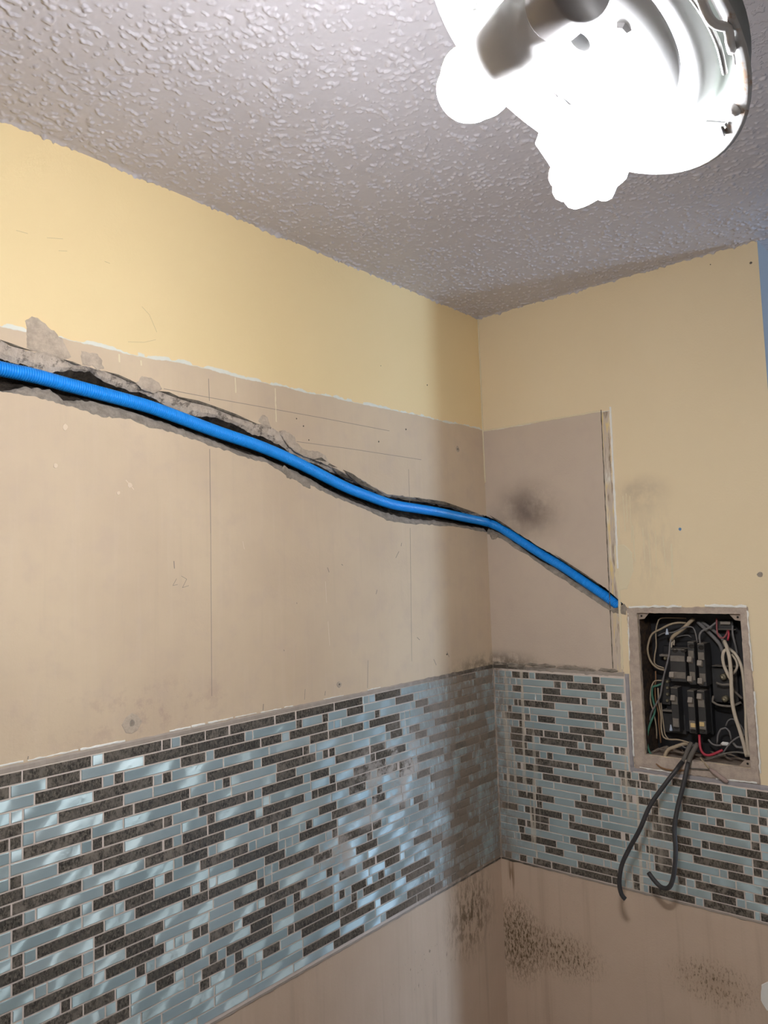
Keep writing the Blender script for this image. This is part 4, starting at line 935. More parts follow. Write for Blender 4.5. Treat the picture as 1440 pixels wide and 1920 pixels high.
light = empty('ceiling_light', FC)
tag(light, 'round white rusty-rimmed light pan hanging tilted below the ceiling', 'light')
bpy.context.view_layer.update()
def fobj(name, V, Fc, mat, parent, smooth=True):
    o = obj(name, [v * SF for v in V], Fc, mat, None, smooth)
    o.matrix_world = fm
    bpy.context.view_layer.update()
    o.parent = parent; o.matrix_parent_inverse = parent.matrix_world.inverted()
    return o
prof = [(0.0105, -0.0045), (0.060, -0.0042), (0.0985, -0.0035), (0.0995, -0.006), (0.101, -0.0035), (0.117, -0.005), (0.121, -0.008), (0.127, -0.017), (0.130, -0.019), (0.145, -0.019), (0.148, -0.016),
        (0.149, -0.003), (0.152, 0.0), (0.162, 0.001), (0.165, -0.0003), (0.1646, -0.0012), (0.155, -0.004), (0.1505, -0.010), (0.147, -0.030), (0.10, -0.034), (0.02, -0.035), (0.0105, -0.034), (0.0105, -0.0045)]
V, Fc = lathe(prof, 72)
pan = fobj('pan', V, Fc, M['enamel'], light)
# near-black disc painting the shade down the centre hole
V, Fc = lathe([(0.0, -0.020), (0.0095, -0.020), (0.0098, -0.032), (0.0, -0.032)], 16)
fobj('centre_hole', V, Fc, M['dark'], light)
V, Fc = lathe([(0.0, -0.001), (0.0055, -0.001), (0.0065, -0.002), (0.0085, -0.0042)], 6)
fobj('nut', [v + Vector((-0.040, 0.037, 0.0)) for v in V], Fc, M['enamel'], light, False)
def fbox(name, lo_, hi_, mat, rotz=0.0, at=(0, 0, 0), bev=0.0006, parent=None):
    bm = bmesh.new(); box(bm, lo_, hi_, bev)
    me = bpy.data.meshes.new('t'); bm.to_mesh(me); bm.free()
    R = Matrix.Rotation(rotz, 3, 'Z'); A = Vector(at)
    V = [R @ v.co + A for v in me.vertices]; Fc = [tuple(p.vertices) for p in me.polygons]
    return fobj(name, V, Fc, mat, parent or light, False)
fbox('clip', (-0.002, -0.010, -0.002), (0.002, 0.010, 0.001), M['steel'], math.radians(35), (0.000, 0.143, 0.002))
fbox('clip', (-0.006, -0.0015, -0.002), (0.006, 0.0015, 0.0015), M['steel'], math.radians(35), (0.004, 0.151, 0.002))
V, Fc = lathe([(0.0, 0.003), (0.004, 0.0025), (0.006, 0.0), (0.006, -0.004)], 14)
fobj('screw', [v + Vector((-0.025, 0.151, 0.002)) for v in V], Fc, M['plastic'], light)
fobj('screw', [v + Vector((0.066, -0.140, -0.004)) for v in V], Fc, M['steel'], light)
fobj('screw', [v * 0.8 + Vector((0.028, -0.110, 0.0)) for v in V], Fc, M['steel'], light)
V, Fc = tube(catmull([(-0.125, 0.085, 0.003), (-0.112, 0.106, 0.010), (-0.104, 0.118, 0.003), (-0.098, 0.124, 0.006), (-0.085, 0.128, 0.002)], 0.004), 0.0035, 8)
fobj('spring_clip', V, Fc, M['plastic'], light)
V, Fc = tube(catmull([(-0.125, 0.068, 0.004), (-0.108, 0.092, 0.002), (-0.086, 0.115, 0.002), (-0.060, 0.131, 0.002)], 0.005), 0.0022, 8)
fobj('wire_spring', V, Fc, M['steel'], light)
bm = bmesh.new()
V, Fc = tube(catmull([(-0.075, -0.004, 0.001), (-0.062, 0.002, 0.006), (-0.050, 0.006, 0.002), (-0.044, 0.012, -0.003)], 0.004), 0.004, 8)
fobj('bracket', V, Fc, simple('tan_bracket', (0.35, 0.27, 0.19), 0.6), light)
V, Fc = tube(catmull([(-0.078, 0.0, 0.0), (-0.066, 0.010, 0.004), (-0.058, 0.011, 0.0)], 0.004), 0.003, 8)
fobj('gap_shade', V, Fc, M['dark'], light)  # solid dark tube, colour stands in for the shade in a gap
# flex up to the box in the ceiling
top = Vector((FC.x + 0.06, FC.y - 0.03, CEIL))
bk = FC - NO * 0.032
V, Fc = tube(catmull([bk, bk - NO * 0.05, bk.lerp(top, 0.6) + Vector((0.02, -0.01, 0)), top - Vector((0, 0, 0.02)), top], 0.01), 0.004, 8)
o = obj('flex', V, Fc, M['plastic'], None, True); setp(o, light)
V, Fc = lathe([(0.0, -0.004), (0.048, -0.004), (0.050, -0.002), (0.050, 0.0)], 8)
o = obj('ceiling_box', [v + top for v in V], Fc, M['steel']); setp(o, light)

def frame_from(a, d):
    d = d.normalized(); r = d.orthogonal().normalized(); return r, d.cross(r), d
def bulb(name, base, tip, label, ballast_r, coil_r, tube_r, mat_ballast, bf=0.46):
    """spiral bulb: socket cup, ballast and a glowing coil along base -> tip"""
    a = FP(*base); t = FP(*tip); d = t - a; L_ = d.length
    r, s, d = frame_from(a, d)
    root = empty(name, a); tag(root, label, 'light bulb', 'lit bulbs in the hanging light')
    bpy.context.view_layer.update()
    def rev(nm, prof, mat, seg=28):
        V, Fc = lathe(prof, seg)
        o = obj(nm, [a + r * v.x + s * v.y + d * v.z for v in V], Fc, mat, None, True); setp(o, root); return o
    bl = L_ * bf
    rev('ballast', [(0.0, -0.002), (ballast_r * 0.62, -0.002), (ballast_r * 0.66, bl * 0.20), (ballast_r * 0.80, bl * 0.28), (ballast_r, bl * 0.36), (ballast_r, bl * 0.95), (ballast_r * 0.92, bl), (0.0, bl)], mat_ballast)
    V = []; turns = 3.0; n = 120; pts = []
    for i in range(n + 1):
        q = i / n; ang = 2 * math.pi * turns * q
        rad = coil_r * (0.80 + 0.34 * math.sin(math.pi * min(1, q * 1.02)) ** 0.8 - 0.18 * q)
        pts.append(a + d * (bl + tube_r * 0.6 + (L_ - bl - tube_r * 1.4) * q) + (r * math.cos(ang) + s * math.sin(ang)) * rad)
    pts.append(a + d * (L_ - tube_r * 0.4))
    V, Fc = tube(pts, tube_r, 12)
    o = obj('coil', V, Fc, M['bulb'], None, True); setp(o, root)
    V, Fc = lathe([(0.0, 0.0), (coil_r * 0.55, 0.0), (coil_r * 0.7, (L_ - bl) * 0.4), (coil_r * 0.45, (L_ - bl) * 0.85), (0.0, (L_ - bl) * 0.95)], 16)
    return root
b2 = bulb('light_bulb', (0.0995, -0.0145, 0.008), (0.1184, 0.081, 0.045), 'glowing spiral bulb lower down, nearest the pan rim', 0.026, 0.0265, 0.0100, M['plastic'])
b1 = bulb('light_bulb', (-0.0534, -0.0197, 0.018), (0.1157, -0.1109, 0.035), 'glowing spiral bulb further left, behind its grey base', 0.0305, 0.0240, 0.0095, M['plastic'], 0.52)
# lamp holders
def cup(a, d, r_, l_, nm):
    a = FP(*a); d = (FP(*d) - a).normalized(); r, s, d = frame_from(a, d)
    V, Fc = lathe([(0.0, -l_), (r_ * 0.95, -l_), (r_, -l_ * 0.9), (r_, -0.004), (r_ * 0.9, 0.0), (0.0, 0.0)], 28)
    o = obj(nm, [a + r * v.x + s * v.y + d * v.z for v in V], Fc, M['socket'], None, True); setp(o, light)
cup((-0.0534, -0.0197, 0.018), (0.1157, -0.1109, 0.035), 0.026, 0.040, 'lamp_holder')
cup((0.0995, -0.0145, 0.008), (0.120, 0.085, 0.047), 0.013, 0.016, 'lamp_holder')

# ------------------------------------------------------------------ breaker box set in the right wall
BD = 0.095
M['box'] = mat_plaster('rusty_box_steel', (0.03, 0.026, 0.024), (0.10, 0.062, 0.04))
M['backp'] = simple('dark_back_plate', (0.022, 0.021, 0.022), 0.5, 0.3, 0.4, 0.4, 30)
M['tab'] = simple('painted_tab', (0.34, 0.26, 0.20), 0.7, 0, 0.3, 0.2, 60)
M['bk'] = simple('black_bakelite', (0.034, 0.031, 0.029), 0.45, 0, 0.5, 0.4, 60)
M['bk_dust'] = simple('dusty_bakelite', (0.175, 0.148, 0.12), 0.75, 0, 0.3, 0.35, 90)
M['toggle'] = simple('dusty_toggle', (0.29, 0.245, 0.20), 0.7, 0, 0.3, 0.2, 80)
M['yl'] = simple('yellow_toggle_mark', (0.62, 0.44, 0.20), 0.6)
M['brass'] = simple('tarnished_brass', (0.20, 0.17, 0.11), 0.5, 0.6, 0.4, 0.3, 90)
M['ledge'] = mat_plaster('dusty_ledge', (0.20, 0.15, 0.115), (0.33, 0.255, 0.20))
panel = empty('breaker_box', (0.05, -0.61, BZ0))
tag(panel, 'open recessed breaker box with rusty steel sides in the short wall', 'breaker box')
bpy.context.view_layer.update()
def pobj(o): setp(o, panel); return o
e = 0.0015
y0, y1, z0, z1 = BY0 - e, BY1 + e, BZ0 - e, BZ1 + e
def inner(nm, vs4, mat, th):
    n = Vector(th)
    V = [Vector(v) for v in vs4] + [Vector(v) + n for v in vs4]
    return pobj(obj(nm, V, [(0, 1, 2, 3), (7, 6, 5, 4), (0, 4, 5, 1), (1, 5, 6, 2), (2, 6, 7, 3), (3, 7, 4, 0)], mat))
inner('side_plate', [(0.004, y1, z0), (BD, y1, z0), (BD, y1, z1), (0.004, y1, z1)], M['box'], (0, 0.0012, 0))
inner('side_plate', [(0.004, y0, z0), (BD, y0, z0), (BD, y0, z1), (0.004, y0, z1)], M['box'], (0, -0.0012, 0))
inner('top_plate', [(0.004, y0, z1), (BD, y0, z1), (BD, y1, z1), (0.004, y1, z1)], M['box'], (0, 0, 0.0012))
inner('bottom_plate', [(0.002, y0, z0), (BD, y0, z0), (BD, y1, z0), (0.002, y1, z0)], M['ledge'], (0, 0, -0.0012))
inner('back_plate', [(BD, y0, z0), (BD, y1, z0), (BD, y1, z1), (BD, y0, z1)], M['backp'], (0.0012, 0, 0))
for (yy, zz, sy, sz) in ((BY1, BZ1, -1, -1), (BY0, BZ1, 1, -1), (BY0, BZ0, 1, 1)):
    pts = [(yy, zz), (yy + sy * 0.030, zz), (yy + sy * 0.016, zz + sz * 0.016), (yy, zz + sz * 0.018)]
    V = [RW(p, 0.006) for p in pts] + [RW(p, 0.0075) for p in pts]
    pobj(obj('corner_tab', V, [(0, 1, 2, 3), (7, 6, 5, 4), (0, 4, 5, 1), (1, 5, 6, 2), (2, 6, 7, 3), (3, 7, 4, 0)], M['tab']))
    V, Fc = lathe([(0.0, 0.0), (0.0028, 0.0), (0.0028, 0.001)], 10)
    pobj(obj('tab_hole', [Vector((0.0056 - v.z, yy + sy * 0.0085 + v.x, zz + sz * 0.0085 + v.y)) for v in V], Fc, M['dark']))

def pb(name, p0, p1, d0, d1, mat, parent=None, bev=0.0008):
    """box between two opposite corners read on the front face, from depth d0 (front) to d1"""
    ya, yb = sorted((p0[1], p1[1])); za, zb = sorted((p0[2], p1[2]))
    bm = bmesh.new(); box(bm, (d0, ya, za), (d1, yb, zb), bev)
    o = bobj(name, bm, mat)
    if parent: setp(o, parent)
    return o

# mounting frame, bus plates and terminal bars belong to the box
for p0, p1, d0, d1, mt, nm in (((0.072,-0.5155,1.3961), (0.072,-0.637,1.1667), 0.072, 0.094, 'backp', 'mounting_plate'),
                               ((0.06,-0.5083,1.3737), (0.06,-0.5357,1.3677), 0.06, 0.09, 'bk_dust', 'terminal_bar'),
                               ((0.06,-0.5086,1.307), (0.06,-0.5306,1.2369), 0.06, 0.09, 'bk', 'terminal_bar'),
                               ((0.055,-0.5098,1.2229), (0.055,-0.54,1.2185), 0.055, 0.09, 'bk_dust', 'terminal_bar'),
                               ((0.07,-0.505,1.2115), (0.07,-0.5652,1.1591), 0.07, 0.09, 'bk', 'terminal_block'),
                               ((0.055,-0.6484,1.3499), (0.055,-0.7093,1.3491), 0.055, 0.09, 'bk_dust', 'bus_shelf'),
                               ((0.055,-0.6474,1.2491), (0.055,-0.7106,1.2491), 0.055, 0.09, 'bk_dust', 'bus_shelf'),
                               ((0.075,-0.6418,1.3431), (0.075,-0.7053,1.2524), 0.075, 0.09, 'bk', 'bus_block'),
                               ((0.07,-0.6649,1.4688), (0.07,-0.7058,1.4419), 0.07, 0.09, 'bk', 'main_lug_block'),
                               ((0.06,-0.6758,1.4669), (0.06,-0.7006,1.4591), 0.060, 0.072, 'toggle', 'lug_cap'),
                               ((0.06,-0.6638,1.4472), (0.06,-0.7141,1.4451), 0.060, 0.072, 'bk_dust', 'bus_shelf')):
    pb(nm, p0, p1, d0, d1, M[mt], panel)
for i, q in enumerate(((0.058,-0.6752,1.3222), (0.058,-0.6755,1.2647), (0.056,-0.5273,1.3001), (0.056,-0.5268,1.2829), (0.056,-0.5257,1.2656), (0.056,-0.5247,1.2484), (0.056,-0.5253,1.3633))):
    r_ = 0.0085 if i < 2 else 0.0045
    V, Fc = lathe([(0.0, 0.001), (r_ * 0.5, 0.003), (r_ * 0.8, 0.002), (r_, 0.0), (r_, -0.014)], 12)
    pobj(obj('terminal_screw', [Vector((q[0] - v.z, q[1] + v.x, q[2] + v.y)) for v in V], Fc, M['brass'], None, True))
for i, pts in enumerate(([(0.05,-0.6504,1.2721), (0.046,-0.648,1.2573), (0.046,-0.6583,1.2514), (0.046,-0.6767,1.2489), (0.048,-0.6971,1.2504), (0.056,-0.7162,1.2602)],
                         [(0.052,-0.6587,1.3067), (0.05,-0.6737,1.3026), (0.052,-0.6942,1.3037), (0.056,-0.7025,1.2875), (0.06,-0.7183,1.2693)])):
    V, Fc = tube(catmull([Vector(p) for p in pts], 0.006), 0.003, 8)
    pobj(obj('lug_strap', V, Fc, M['bk_dust'], None, True))
# dust and scraps on the ledge
for i in range(7):
    y = random.uniform(BY0 + 0.02, BY1 - 0.02)
    l = random.uniform(0.04, 0.09)
    pts = [Vector((random.uniform(0.02, 0.07), y + l * (k / 4 - 0.5), BZ0 + 0.004 + random.uniform(0, 0.010))) for k in range(5)]
    pts = [Vector((p.x, min(max(p.y, BY0 + 0.004), BY1 - 0.004), p.z)) for p in pts]
    V, Fc = tube(catmull(pts, 0.008), 0.0022, 6)
    pobj(obj('loose_strand', V, Fc, simple('dusty_strand', (0.22, 0.17, 0.13), 0.8, 0, 0.2), None, True))

def breaker(name, p0, p1, d0, label, toggles, holes=(), marks=(), depth=0.05):
    root = empty(name, (d0 + depth, (p0[1] + p1[1]) / 2, min(p0[2], p1[2])))
    tag(root, label, 'breaker', 'circuit breakers in the box')
    bpy.context.view_layer.update()
    body = pb('body', p0, p1, d0, min(d0 + depth, 0.0935), M['bk'], root)
    ya, yb = sorted((p0[1], p1[1])); za, zb = sorted((p0[2], p1[2]))
    H = zb - za; Wd = yb - ya
    # dusty face with a stepped profile
    for f0, f1, pr in ((0.62, 0.80, 0.0025), (0.10, 0.30, 0.0018)):
        pb('face_step', (0, ya + 0.0012, za + H * f0), (0, yb - 0.0012, za + H * f1), d0 - pr, d0 + 0.001, M['bk_dust'], root)
    pb('top_face', (0, ya + 0.0006, zb - 0.0015), (0, yb - 0.0006, zb + 0.0008), d0 - 0.0006, d0 + depth * 0.8, M['bk_dust'], root, 0.0003)
    for q in toggles:
        bm = bmesh.new()
        box(bm, (-0.013, -0.0062, -0.0075), (0.002, 0.0062, 0.0075), 0.0012)
        bmesh.ops.rotate(bm, verts=bm.verts, cent=(0, 0, 0), matrix=Matrix.Rotation(math.radians(24), 3, 'Y'))
        bmesh.ops.translate(bm, verts=bm.verts, vec=Vector((d0 + 0.001, q[1], q[2])))
        o = bobj('toggle', bm, M['toggle']); setp(o, root)
    for q in holes:
        V, Fc = lathe([(0.0, 0.0), (0.0062, 0.0), (0.0068, 0.0009), (0.0074, 0.0009), (0.0076, 0.0)], 14)
        o = obj('terminal_hole', [Vector((d0 - 0.0004 - v.z, q[1] + v.x, q[2] + v.y * 0.75)) for v in V], Fc, M['dark'], None, True); setp(o, root)
    for q in marks:
        o = pb('yellow_mark', (0, q[1] - 0.0062, q[2] - 0.0055), (0, q[1] + 0.0062, q[2] + 0.0055), d0 - 0.004, d0 + 0.001, M['yl'], root)
    return root
D0 = 0.034
breaker('circuit_breaker', (0.034,-0.5467,1.3923), (0.034,-0.588,1.3057), D0, 'wide double breaker at the upper left of the box', [(0.034,-0.5514,1.3201)], [(0.034,-0.5622,1.3886), (0.034,-0.5848,1.3896)])
breaker('circuit_breaker', (0.034,-0.596,1.4125), (0.034,-0.6131,1.3004), D0, 'slim upper breaker between the double one and the tallest', [(0.034,-0.6019,1.3637), (0.034,-0.5992,1.312)], [(0.034,-0.607,1.4017)])
breaker('circuit_breaker', (0.03,-0.6228,1.4096), (0.03,-0.6408,1.2988), 0.030, 'upper breaker furthest right, dark side showing', [(0.03,-0.6287,1.3558), (0.03,-0.6272,1.3088)], [(0.03,-0.6331,1.3994)])
breaker('circuit_breaker', (0.036,-0.5424,1.2881), (0.036,-0.5614,1.1718), 0.036, 'single lower breaker by the green wire', [(0.036,-0.5506,1.2577)], [(0.036,-0.5525,1.1834)])
breaker('circuit_breaker', (0.032,-0.5881,1.2836), (0.032,-0.606,1.1719), 0.032, 'lower middle breaker with a yellow mark', [(0.032,-0.5975,1.2566)], [(0.032,-0.5987,1.1779)], [(0.032,-0.5991,1.194)])
breaker('circuit_breaker', (0.03,-0.6148,1.2859), (0.03,-0.6338,1.1739), 0.030, 'lower breaker with a yellow mark above the red wire', [(0.03,-0.6227,1.2686)], [(0.03,-0.6228,1.1831)], [(0.03,-0.623,1.1995)])

M['w_tan'] = simple('tan_wire', (0.36, 0.275, 0.18), 0.6, 0, 0.3, 0.15, 80)
M['w_white'] = simple('dirty_white_wire', (0.52, 0.435, 0.33), 0.55, 0, 0.3, 0.15, 60)
M['w_grey'] = simple('grey_wire', (0.17, 0.155, 0.145), 0.6, 0, 0.3, 0.2, 60)
M['w_dark'] = simple('black_cable_sheath', (0.040, 0.036, 0.035), 0.5, 0, 0.4, 0.3, 60)
M['w_dusty'] = simple('dusty_black_sheath', (0.13, 0.112, 0.092), 0.65, 0, 0.3, 0.3, 50)
M['w_green'] = simple('green_wire', (0.055, 0.165, 0.105), 0.55, 0, 0.4, 0.15, 60)
M['w_red'] = simple('red_wire', (0.42, 0.035, 0.055), 0.5)
M['w_redd'] = simple('dull_red_wire', (0.25, 0.07, 0.07), 0.6)
M['w_brown'] = simple('brown_wire', (0.23, 0.115, 0.05), 0.6)
M['nut'] = simple('pale_blue_nut', (0.42, 0.47, 0.55), 0.5)
M['tape'] = simple('white_tape', (0.70, 0.67, 0.62), 0.5)
GW = 'wires in the breaker box'
def wr(name, pts, rad, mat, label, **k): return wire(name, [Vector(p) for p in pts], rad, M[mat], label, 'wire', GW, **k)
wr('wire', [(0.07,-0.5847,1.4733), (0.06,-0.5423,1.4748), (0.05,-0.521,1.4731), (0.045,-0.5149,1.4623), (0.045,-0.5079,1.436), (0.045,-0.5071,1.3983), (0.045,-0.5007,1.3691), (0.05,-0.4992,1.3467), (0.056,-0.5207,1.3365)], 0.0019, 'w_tan', 'thin tan wire running straight down the upper left of the box')
wr('wire', [(0.05,-0.5908,1.4619), (0.042,-0.571,1.463), (0.038,-0.5492,1.4577), (0.036,-0.526,1.4453), (0.036,-0.5001,1.4301), (0.036,-0.4869,1.3984), (0.038,-0.4859,1.3749), (0.042,-0.4922,1.3516), (0.048,-0.5061,1.3366), (0.056,-0.5233,1.3309)], 0.0027, 'w_tan', 'thick tan wire bowed out in a wide loop at upper left')
wr('cable', [(0.06,-0.6078,1.4729), (0.05,-0.5999,1.4635), (0.042,-0.5872,1.4497), (0.04,-0.5686,1.4352), (0.04,-0.5566,1.4257), (0.044,-0.5493,1.4143)], 0.0052, 'w_tan', 'short thick tan cable slanting above the double breaker')
wr('wire', [(0.042,-0.5528,1.4231), (0.034,-0.5495,1.4066), (0.026,-0.5482,1.3789), (0.024,-0.5406,1.3504), (0.024,-0.5324,1.3244), (0.024,-0.5249,1.2956), (0.024,-0.5171,1.2638), (0.026,-0.5011,1.2366), (0.03,-0.4874,1.2148), (0.036,-0.4799,1.193)], 0.0024, 'w_grey', 'grey wire slanting down in front of the double breaker')
wr('wire', [(0.05,-0.5113,1.4247), (0.044,-0.5311,1.4338), (0.036,-0.5602,1.4375), (0.034,-0.5813,1.4473), (0.036,-0.5978,1.4532), (0.036,-0.613,1.4513), (0.034,-0.6196,1.4356), (0.036,-0.6218,1.4118)], 0.0017, 'w_grey', 'thin grey wire arching to the tallest breaker top')
wr('wire', [(0.05,-0.56,1.4227), (0.045,-0.5792,1.4279), (0.045,-0.5961,1.4298), (0.05,-0.6025,1.424)], 0.0013, 'w_grey', 'short thin grey wire arched over the slim breaker')
wr('wire', [(0.04,-0.5504,1.3947), (0.042,-0.552,1.4088), (0.05,-0.5553,1.4154), (0.045,-0.5553,1.4015)], 0.0022, 'w_white', 'short whitish wire hooked into the double breaker')
wr('wire', [(0.055,-0.6706,1.4672), (0.046,-0.6522,1.4514), (0.038,-0.6352,1.4427), (0.034,-0.6291,1.4303), (0.034,-0.6289,1.4178), (0.036,-0.6302,1.4051)], 0.0027, 'w_grey', 'grey wire bent down into the upper right breaker')
wr('cable', [(0.074,-0.6138,1.4635), (0.068,-0.6366,1.4432), (0.064,-0.6583,1.4217), (0.064,-0.6707,1.4054), (0.066,-0.6756,1.386)], 0.0050, 'w_grey', 'flat grey cable slanting down right behind the red wire')
wr('cable', [(0.08,-0.623,1.4632), (0.074,-0.6486,1.4458), (0.07,-0.6728,1.4244), (0.07,-0.6819,1.3998)], 0.0042, 'w_grey', 'grey cable furthest back at the top of the box')
wr('wire', [(0.055,-0.6693,1.4755), (0.046,-0.6712,1.454), (0.042,-0.6727,1.4378), (0.04,-0.6792,1.4258), (0.04,-0.6884,1.4261), (0.042,-0.6956,1.4357), (0.05,-0.6973,1.4455)], 0.0024, 'w_redd', 'red wire hanging in a loop at the upper right')
wr('wire', [(0.05,-0.698,1.4447), (0.044,-0.7007,1.4343), (0.044,-0.6971,1.4192)], 0.0028, 'w_red', 'short bright red wire end beside the red loop')
wr('cable', [(0.035,-0.6913,1.4184), (0.022,-0.7012,1.3996), (0.014,-0.7079,1.3712), (0.01,-0.7096,1.337), (0.01,-0.7087,1.3023), (0.012,-0.7078,1.2647), (0.014,-0.7119,1.2303), (0.016,-0.7194,1.1991), (0.018,-0.7257,1.1679), (0.022,-0.731,1.1311)], 0.0049, 'w_white', 'thickest off-white cable down the right side of the box')
wr('cable', [(0.04,-0.7048,1.3953), (0.036,-0.6971,1.3995), (0.03,-0.6901,1.393), (0.026,-0.6871,1.377), (0.024,-0.69,1.3557), (0.024,-0.6977,1.3346), (0.028,-0.7022,1.3209)], 0.0042, 'w_white', 'off-white cable curling left of the thickest one')
wr('cable', [(0.036,-0.706,1.3958), (0.026,-0.7209,1.3839), (0.018,-0.7331,1.36), (0.014,-0.7379,1.3276), (0.012,-0.7389,1.2884), (0.012,-0.7387,1.2463), (0.012,-0.7369,1.2069), (0.014,-0.7364,1.1699), (0.018,-0.7379,1.1328)], 0.0040, 'w_white', 'off-white cable hugging the right edge of the box')
wr('wire', [(0.044,-0.7056,1.3841), (0.04,-0.7149,1.3714), (0.04,-0.7179,1.3567), (0.042,-0.7125,1.3427), (0.046,-0.703,1.3336)], 0.0034, 'w_white', 'short off-white wire curling behind the thickest cable')
wr('wire', [(0.06,-0.707,1.4565), (0.05,-0.7086,1.4381), (0.05,-0.7123,1.4137), (0.06,-0.714,1.3828)], 0.0028, 'w_grey', 'grey wire running down the upper right edge')
wr('wire', [(0.05,-0.516,1.295), (0.042,-0.504,1.2894), (0.04,-0.4928,1.2855), (0.042,-0.4883,1.2676), (0.044,-0.4903,1.2444), (0.044,-0.4937,1.2275), (0.04,-0.4911,1.2092), (0.034,-0.4824,1.1879), (0.03,-0.4743,1.1591), (0.026,-0.4728,1.134), (0.02,-0.4811,1.1106), (0.014,-0.4974,1.0998), (0.012,-0.5123,1.0965)], 0.0030, 'w_green', 'green wire bowed down the lower left side')
wr('wire', [(0.05,-0.5151,1.303), (0.044,-0.4982,1.302), (0.042,-0.4903,1.2908), (0.042,-0.4844,1.2673), (0.042,-0.483,1.2441), (0.046,-0.4889,1.2095), (0.05,-0.4917,1.1747), (0.056,-0.4889,1.1417)], 0.0018, 'w_tan', 'tan wire looped behind the green one')
wr('wire', [(0.05,-0.4989,1.3279), (0.05,-0.4981,1.3047), (0.05,-0.4946,1.2814), (0.05,-0.4946,1.2468), (0.05,-0.5002,1.2128), (0.05,-0.4996,1.1841), (0.056,-0.4995,1.1315)], 0.0019, 'w_brown', 'brownish wire straight down beside the terminal bar')
wr('wire', [(0.046,-0.5042,1.2826), (0.042,-0.5058,1.246), (0.038,-0.5114,1.2072), (0.034,-0.5116,1.1767), (0.03,-0.5178,1.154), (0.028,-0.534,1.1498), (0.026,-0.5603,1.1521), (0.03,-0.5891,1.1464)], 0.0021, 'w_tan', 'tan wire turning right along the bottom')
wr('wire', [(0.055,-0.5065,1.2413), (0.05,-0.5118,1.191), (0.05,-0.5149,1.1572), (0.05,-0.523,1.1467)], 0.0017, 'w_tan', 'thin tan wire tucked behind the bottom run')
wr('cable', [(0.004,-0.5259,1.0972), (0.008,-0.5275,1.1104), (0.014,-0.5348,1.1255), (0.02,-0.55,1.1331), (0.03,-0.5723,1.1422), (0.04,-0.5883,1.1422)], 0.0050, 'w_tan', 'bent tan cable lying on the bottom ledge')
wr('wire', [(0.032,-0.6132,1.1699), (0.026,-0.6149,1.1534), (0.02,-0.6185,1.136), (0.016,-0.6276,1.1249), (0.016,-0.6409,1.1239), (0.018,-0.6565,1.1308), (0.024,-0.6723,1.1396)], 0.0034, 'w_red', 'bright red wire curving along the bottom of the box')
wr('wire', [(0.05,-0.6519,1.1478), (0.046,-0.6559,1.1708), (0.044,-0.6655,1.1885), (0.044,-0.6763,1.1929), (0.046,-0.6856,1.1835), (0.05,-0.6878,1.1628)], 0.0022, 'w_grey', 'grey wire curled in a ring at lower right')
wr('wire', [(0.056,-0.6743,1.1954), (0.052,-0.683,1.2111), (0.052,-0.6951,1.2158), (0.052,-0.7087,1.2064), (0.054,-0.7179,1.191), (0.056,-0.7185,1.176)], 0.0018, 'w_grey', 'thin grey wire arched at the far lower right')
wr('wire', [(0.03,-0.7247,1.1827), (0.03,-0.7049,1.1712), (0.03,-0.6884,1.1559), (0.03,-0.6742,1.1355), (0.03,-0.6631,1.1261)], 0.0020, 'w_grey', 'thin grey wire slanting across the lower right corner')
wr('wire', [(0.022,-0.7265,1.1389), (0.02,-0.7082,1.1396), (0.016,-0.6886,1.1361), (0.012,-0.6633,1.1265), (0.01,-0.645,1.117), (0.01,-0.6301,1.1124)], 0.0024, 'w_dusty', 'dusty wire lying along the lower right ledge')
wr('wire', [(0.05,-0.6296,1.1562), (0.046,-0.6397,1.1471), (0.044,-0.6522,1.1449), (0.04,-0.6668,1.1488)], 0.0024, 'w_grey', 'short grey wire ending in white tape')
wr('wire', [(0.04,-0.6947,1.1575), (0.036,-0.7043,1.1487), (0.036,-0.7158,1.1488), (0.04,-0.7227,1.1555)], 0.0034, 'w_grey', 'grey wire sagging behind the white cables')
wr('wire', [(0.012,-0.4855,1.1071), (0.002,-0.4987,1.094), (-0.006,-0.514,1.0838), (-0.008,-0.5315,1.0789), (-0.008,-0.5649,1.0789), (-0.006,-0.5865,1.0842)], 0.0022, 'w_brown', 'brown wire drooping over the lower left lip')
wr('wire', [(-0.01,-0.5881,1.0888), (-0.01,-0.6152,1.0915), (-0.01,-0.6392,1.0932), (-0.01,-0.655,1.0951)], 0.0016, 'w_dusty', 'thin dark wire crossing behind the two black cables')
wr('wire', [(0.03,-0.6042,1.146), (0.02,-0.5807,1.1341), (0.026,-0.5651,1.1393), (0.03,-0.5495,1.1367)], 0.0018, 'w_grey', 'thin grey wire at the bottom centre')
st_ = wr('wire', [(0.01,-0.6197,1.1164), (0.002,-0.6285,1.1098), (-0.006,-0.6386,1.1035), (-0.009,-0.647,1.0967)], 0.0024, 'w_tan', 'short tan wire with a pinkish stub over the lower lip')
V, Fc = tube([Vector(p) for p in ((-0.01,-0.6478,1.0963), (-0.012,-0.6579,1.0902), (-0.012,-0.6826,1.0741), (-0.012,-0.69,1.0699), (-0.012,-0.6914,1.0689))], [0.0026, 0.0058, 0.0058, 0.0046, 0.002], 10)
o = obj('stub', V, Fc, simple('pinkish_stub', (0.36, 0.26, 0.22), 0.7), None, True); setp(o, st_)
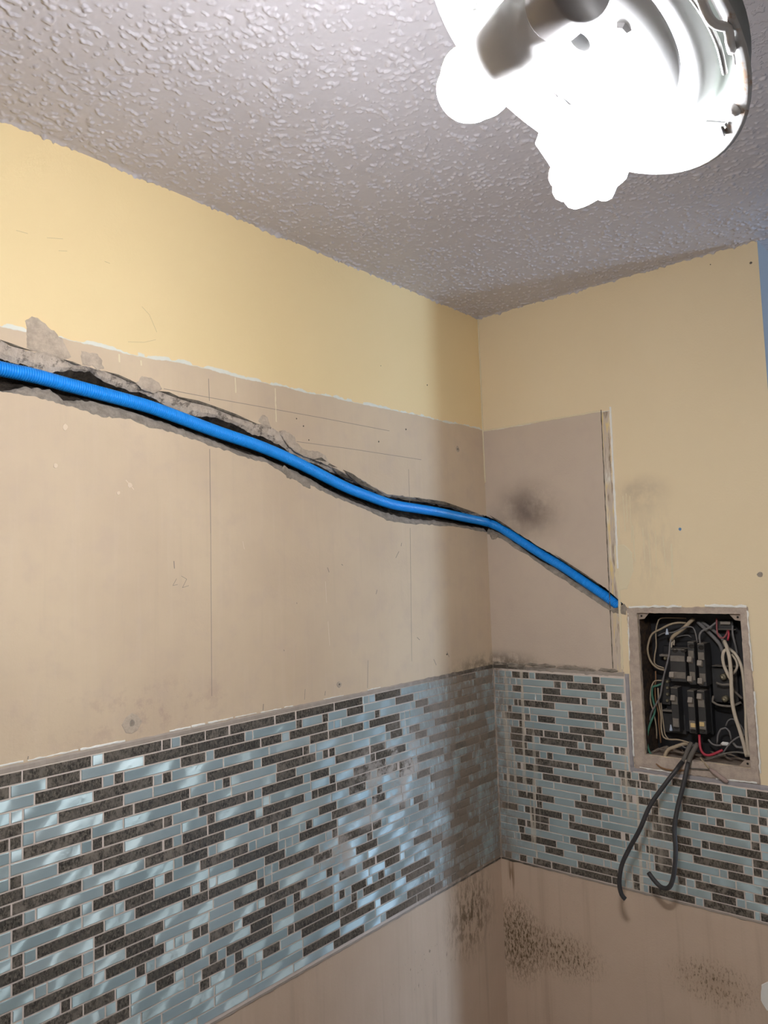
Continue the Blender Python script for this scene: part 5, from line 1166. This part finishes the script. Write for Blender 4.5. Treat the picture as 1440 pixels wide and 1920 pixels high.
# wire nuts and tape
def nutf(q, r_, l_, label, mat='nut', d=Vector((0, 0, 1))):
    V, Fc = lathe([(0.0, l_), (r_ * 0.35, l_), (r_ * 0.6, l_ * 0.6), (r_, l_ * 0.15), (r_, 0.0), (0.0, 0.0)], 12)
    o = obj('wire_nut', [Vector(q) + Vector((v.x, v.y, v.z)) for v in V], Fc, M[mat], None, True)
    tag(o, label, 'wire nut')
nutf((0.034,-0.5433,1.4307), 0.0050, 0.016, 'pale blue wire nut at the upper left of the box')
nutf((0.045,-0.534,1.1701), 0.0042, 0.016, 'pale blue wire nut by the single lower breaker')
V, Fc = tube([Vector(p) for p in ((0.036,-0.666,1.1508), (0.034,-0.6715,1.1537), (0.034,-0.6833,1.154), (0.036,-0.6878,1.1521))], [0.003, 0.0052, 0.0050, 0.002], 10)
tag(obj('tape_wrap', V, Fc, M['tape'], None, True), 'white tape wrapped on a wire end at lower right', 'tape')

# two cut black cables hanging out of the box
pa = [(0.03,-0.5919,1.1473), (0.014,-0.5851,1.1275), (0,-0.5799,1.1078), (-0.02,-0.5743,1.0963), (-0.036,-0.5735,1.0907), (-0.054,-0.5482,1.0539), (-0.074,-0.5124,0.998), (-0.09,-0.4875,0.9374), (-0.1,-0.457,0.8799), (-0.106,-0.4386,0.8382), (-0.11,-0.4318,0.7949), (-0.11,-0.4362,0.7671), (-0.108,-0.445,0.7564)]
pbl = [(0.028,-0.6076,1.1467), (0.012,-0.603,1.1329), (-0.004,-0.5988,1.1179), (-0.02,-0.5963,1.1006), (-0.03,-0.6006,1.1059), (-0.048,-0.5926,1.0582), (-0.066,-0.58,1.0004), (-0.08,-0.5745,0.9534), (-0.09,-0.5778,0.9076), (-0.096,-0.5753,0.8648), (-0.098,-0.5676,0.8272), (-0.096,-0.5546,0.8064), (-0.092,-0.5351,0.803), (-0.086,-0.5154,0.8139), (-0.08,-0.4997,0.8265)]
def black_cable(pts, label):
    c = catmull([Vector(p) for p in pts], 0.006)
    V, Fc = tube(c, 0.0058, 12)
    o = obj('cable', V, Fc, M['w_dark'], None, True)
    tag(o, label, 'cable', 'cut cables hanging from the box')
    k = max(4, len(c) // 7)
    V, Fc = tube(c[:k], [0.0061] * k, 12)
    q = obj('dusty_sheath', V, Fc, M['w_dusty'], None, True); setp(q, o)
black_cable(pa, 'longer black cable hanging to the left below the tiles')
black_cable(pbl, 'black cable hanging with its cut end hooked back up')
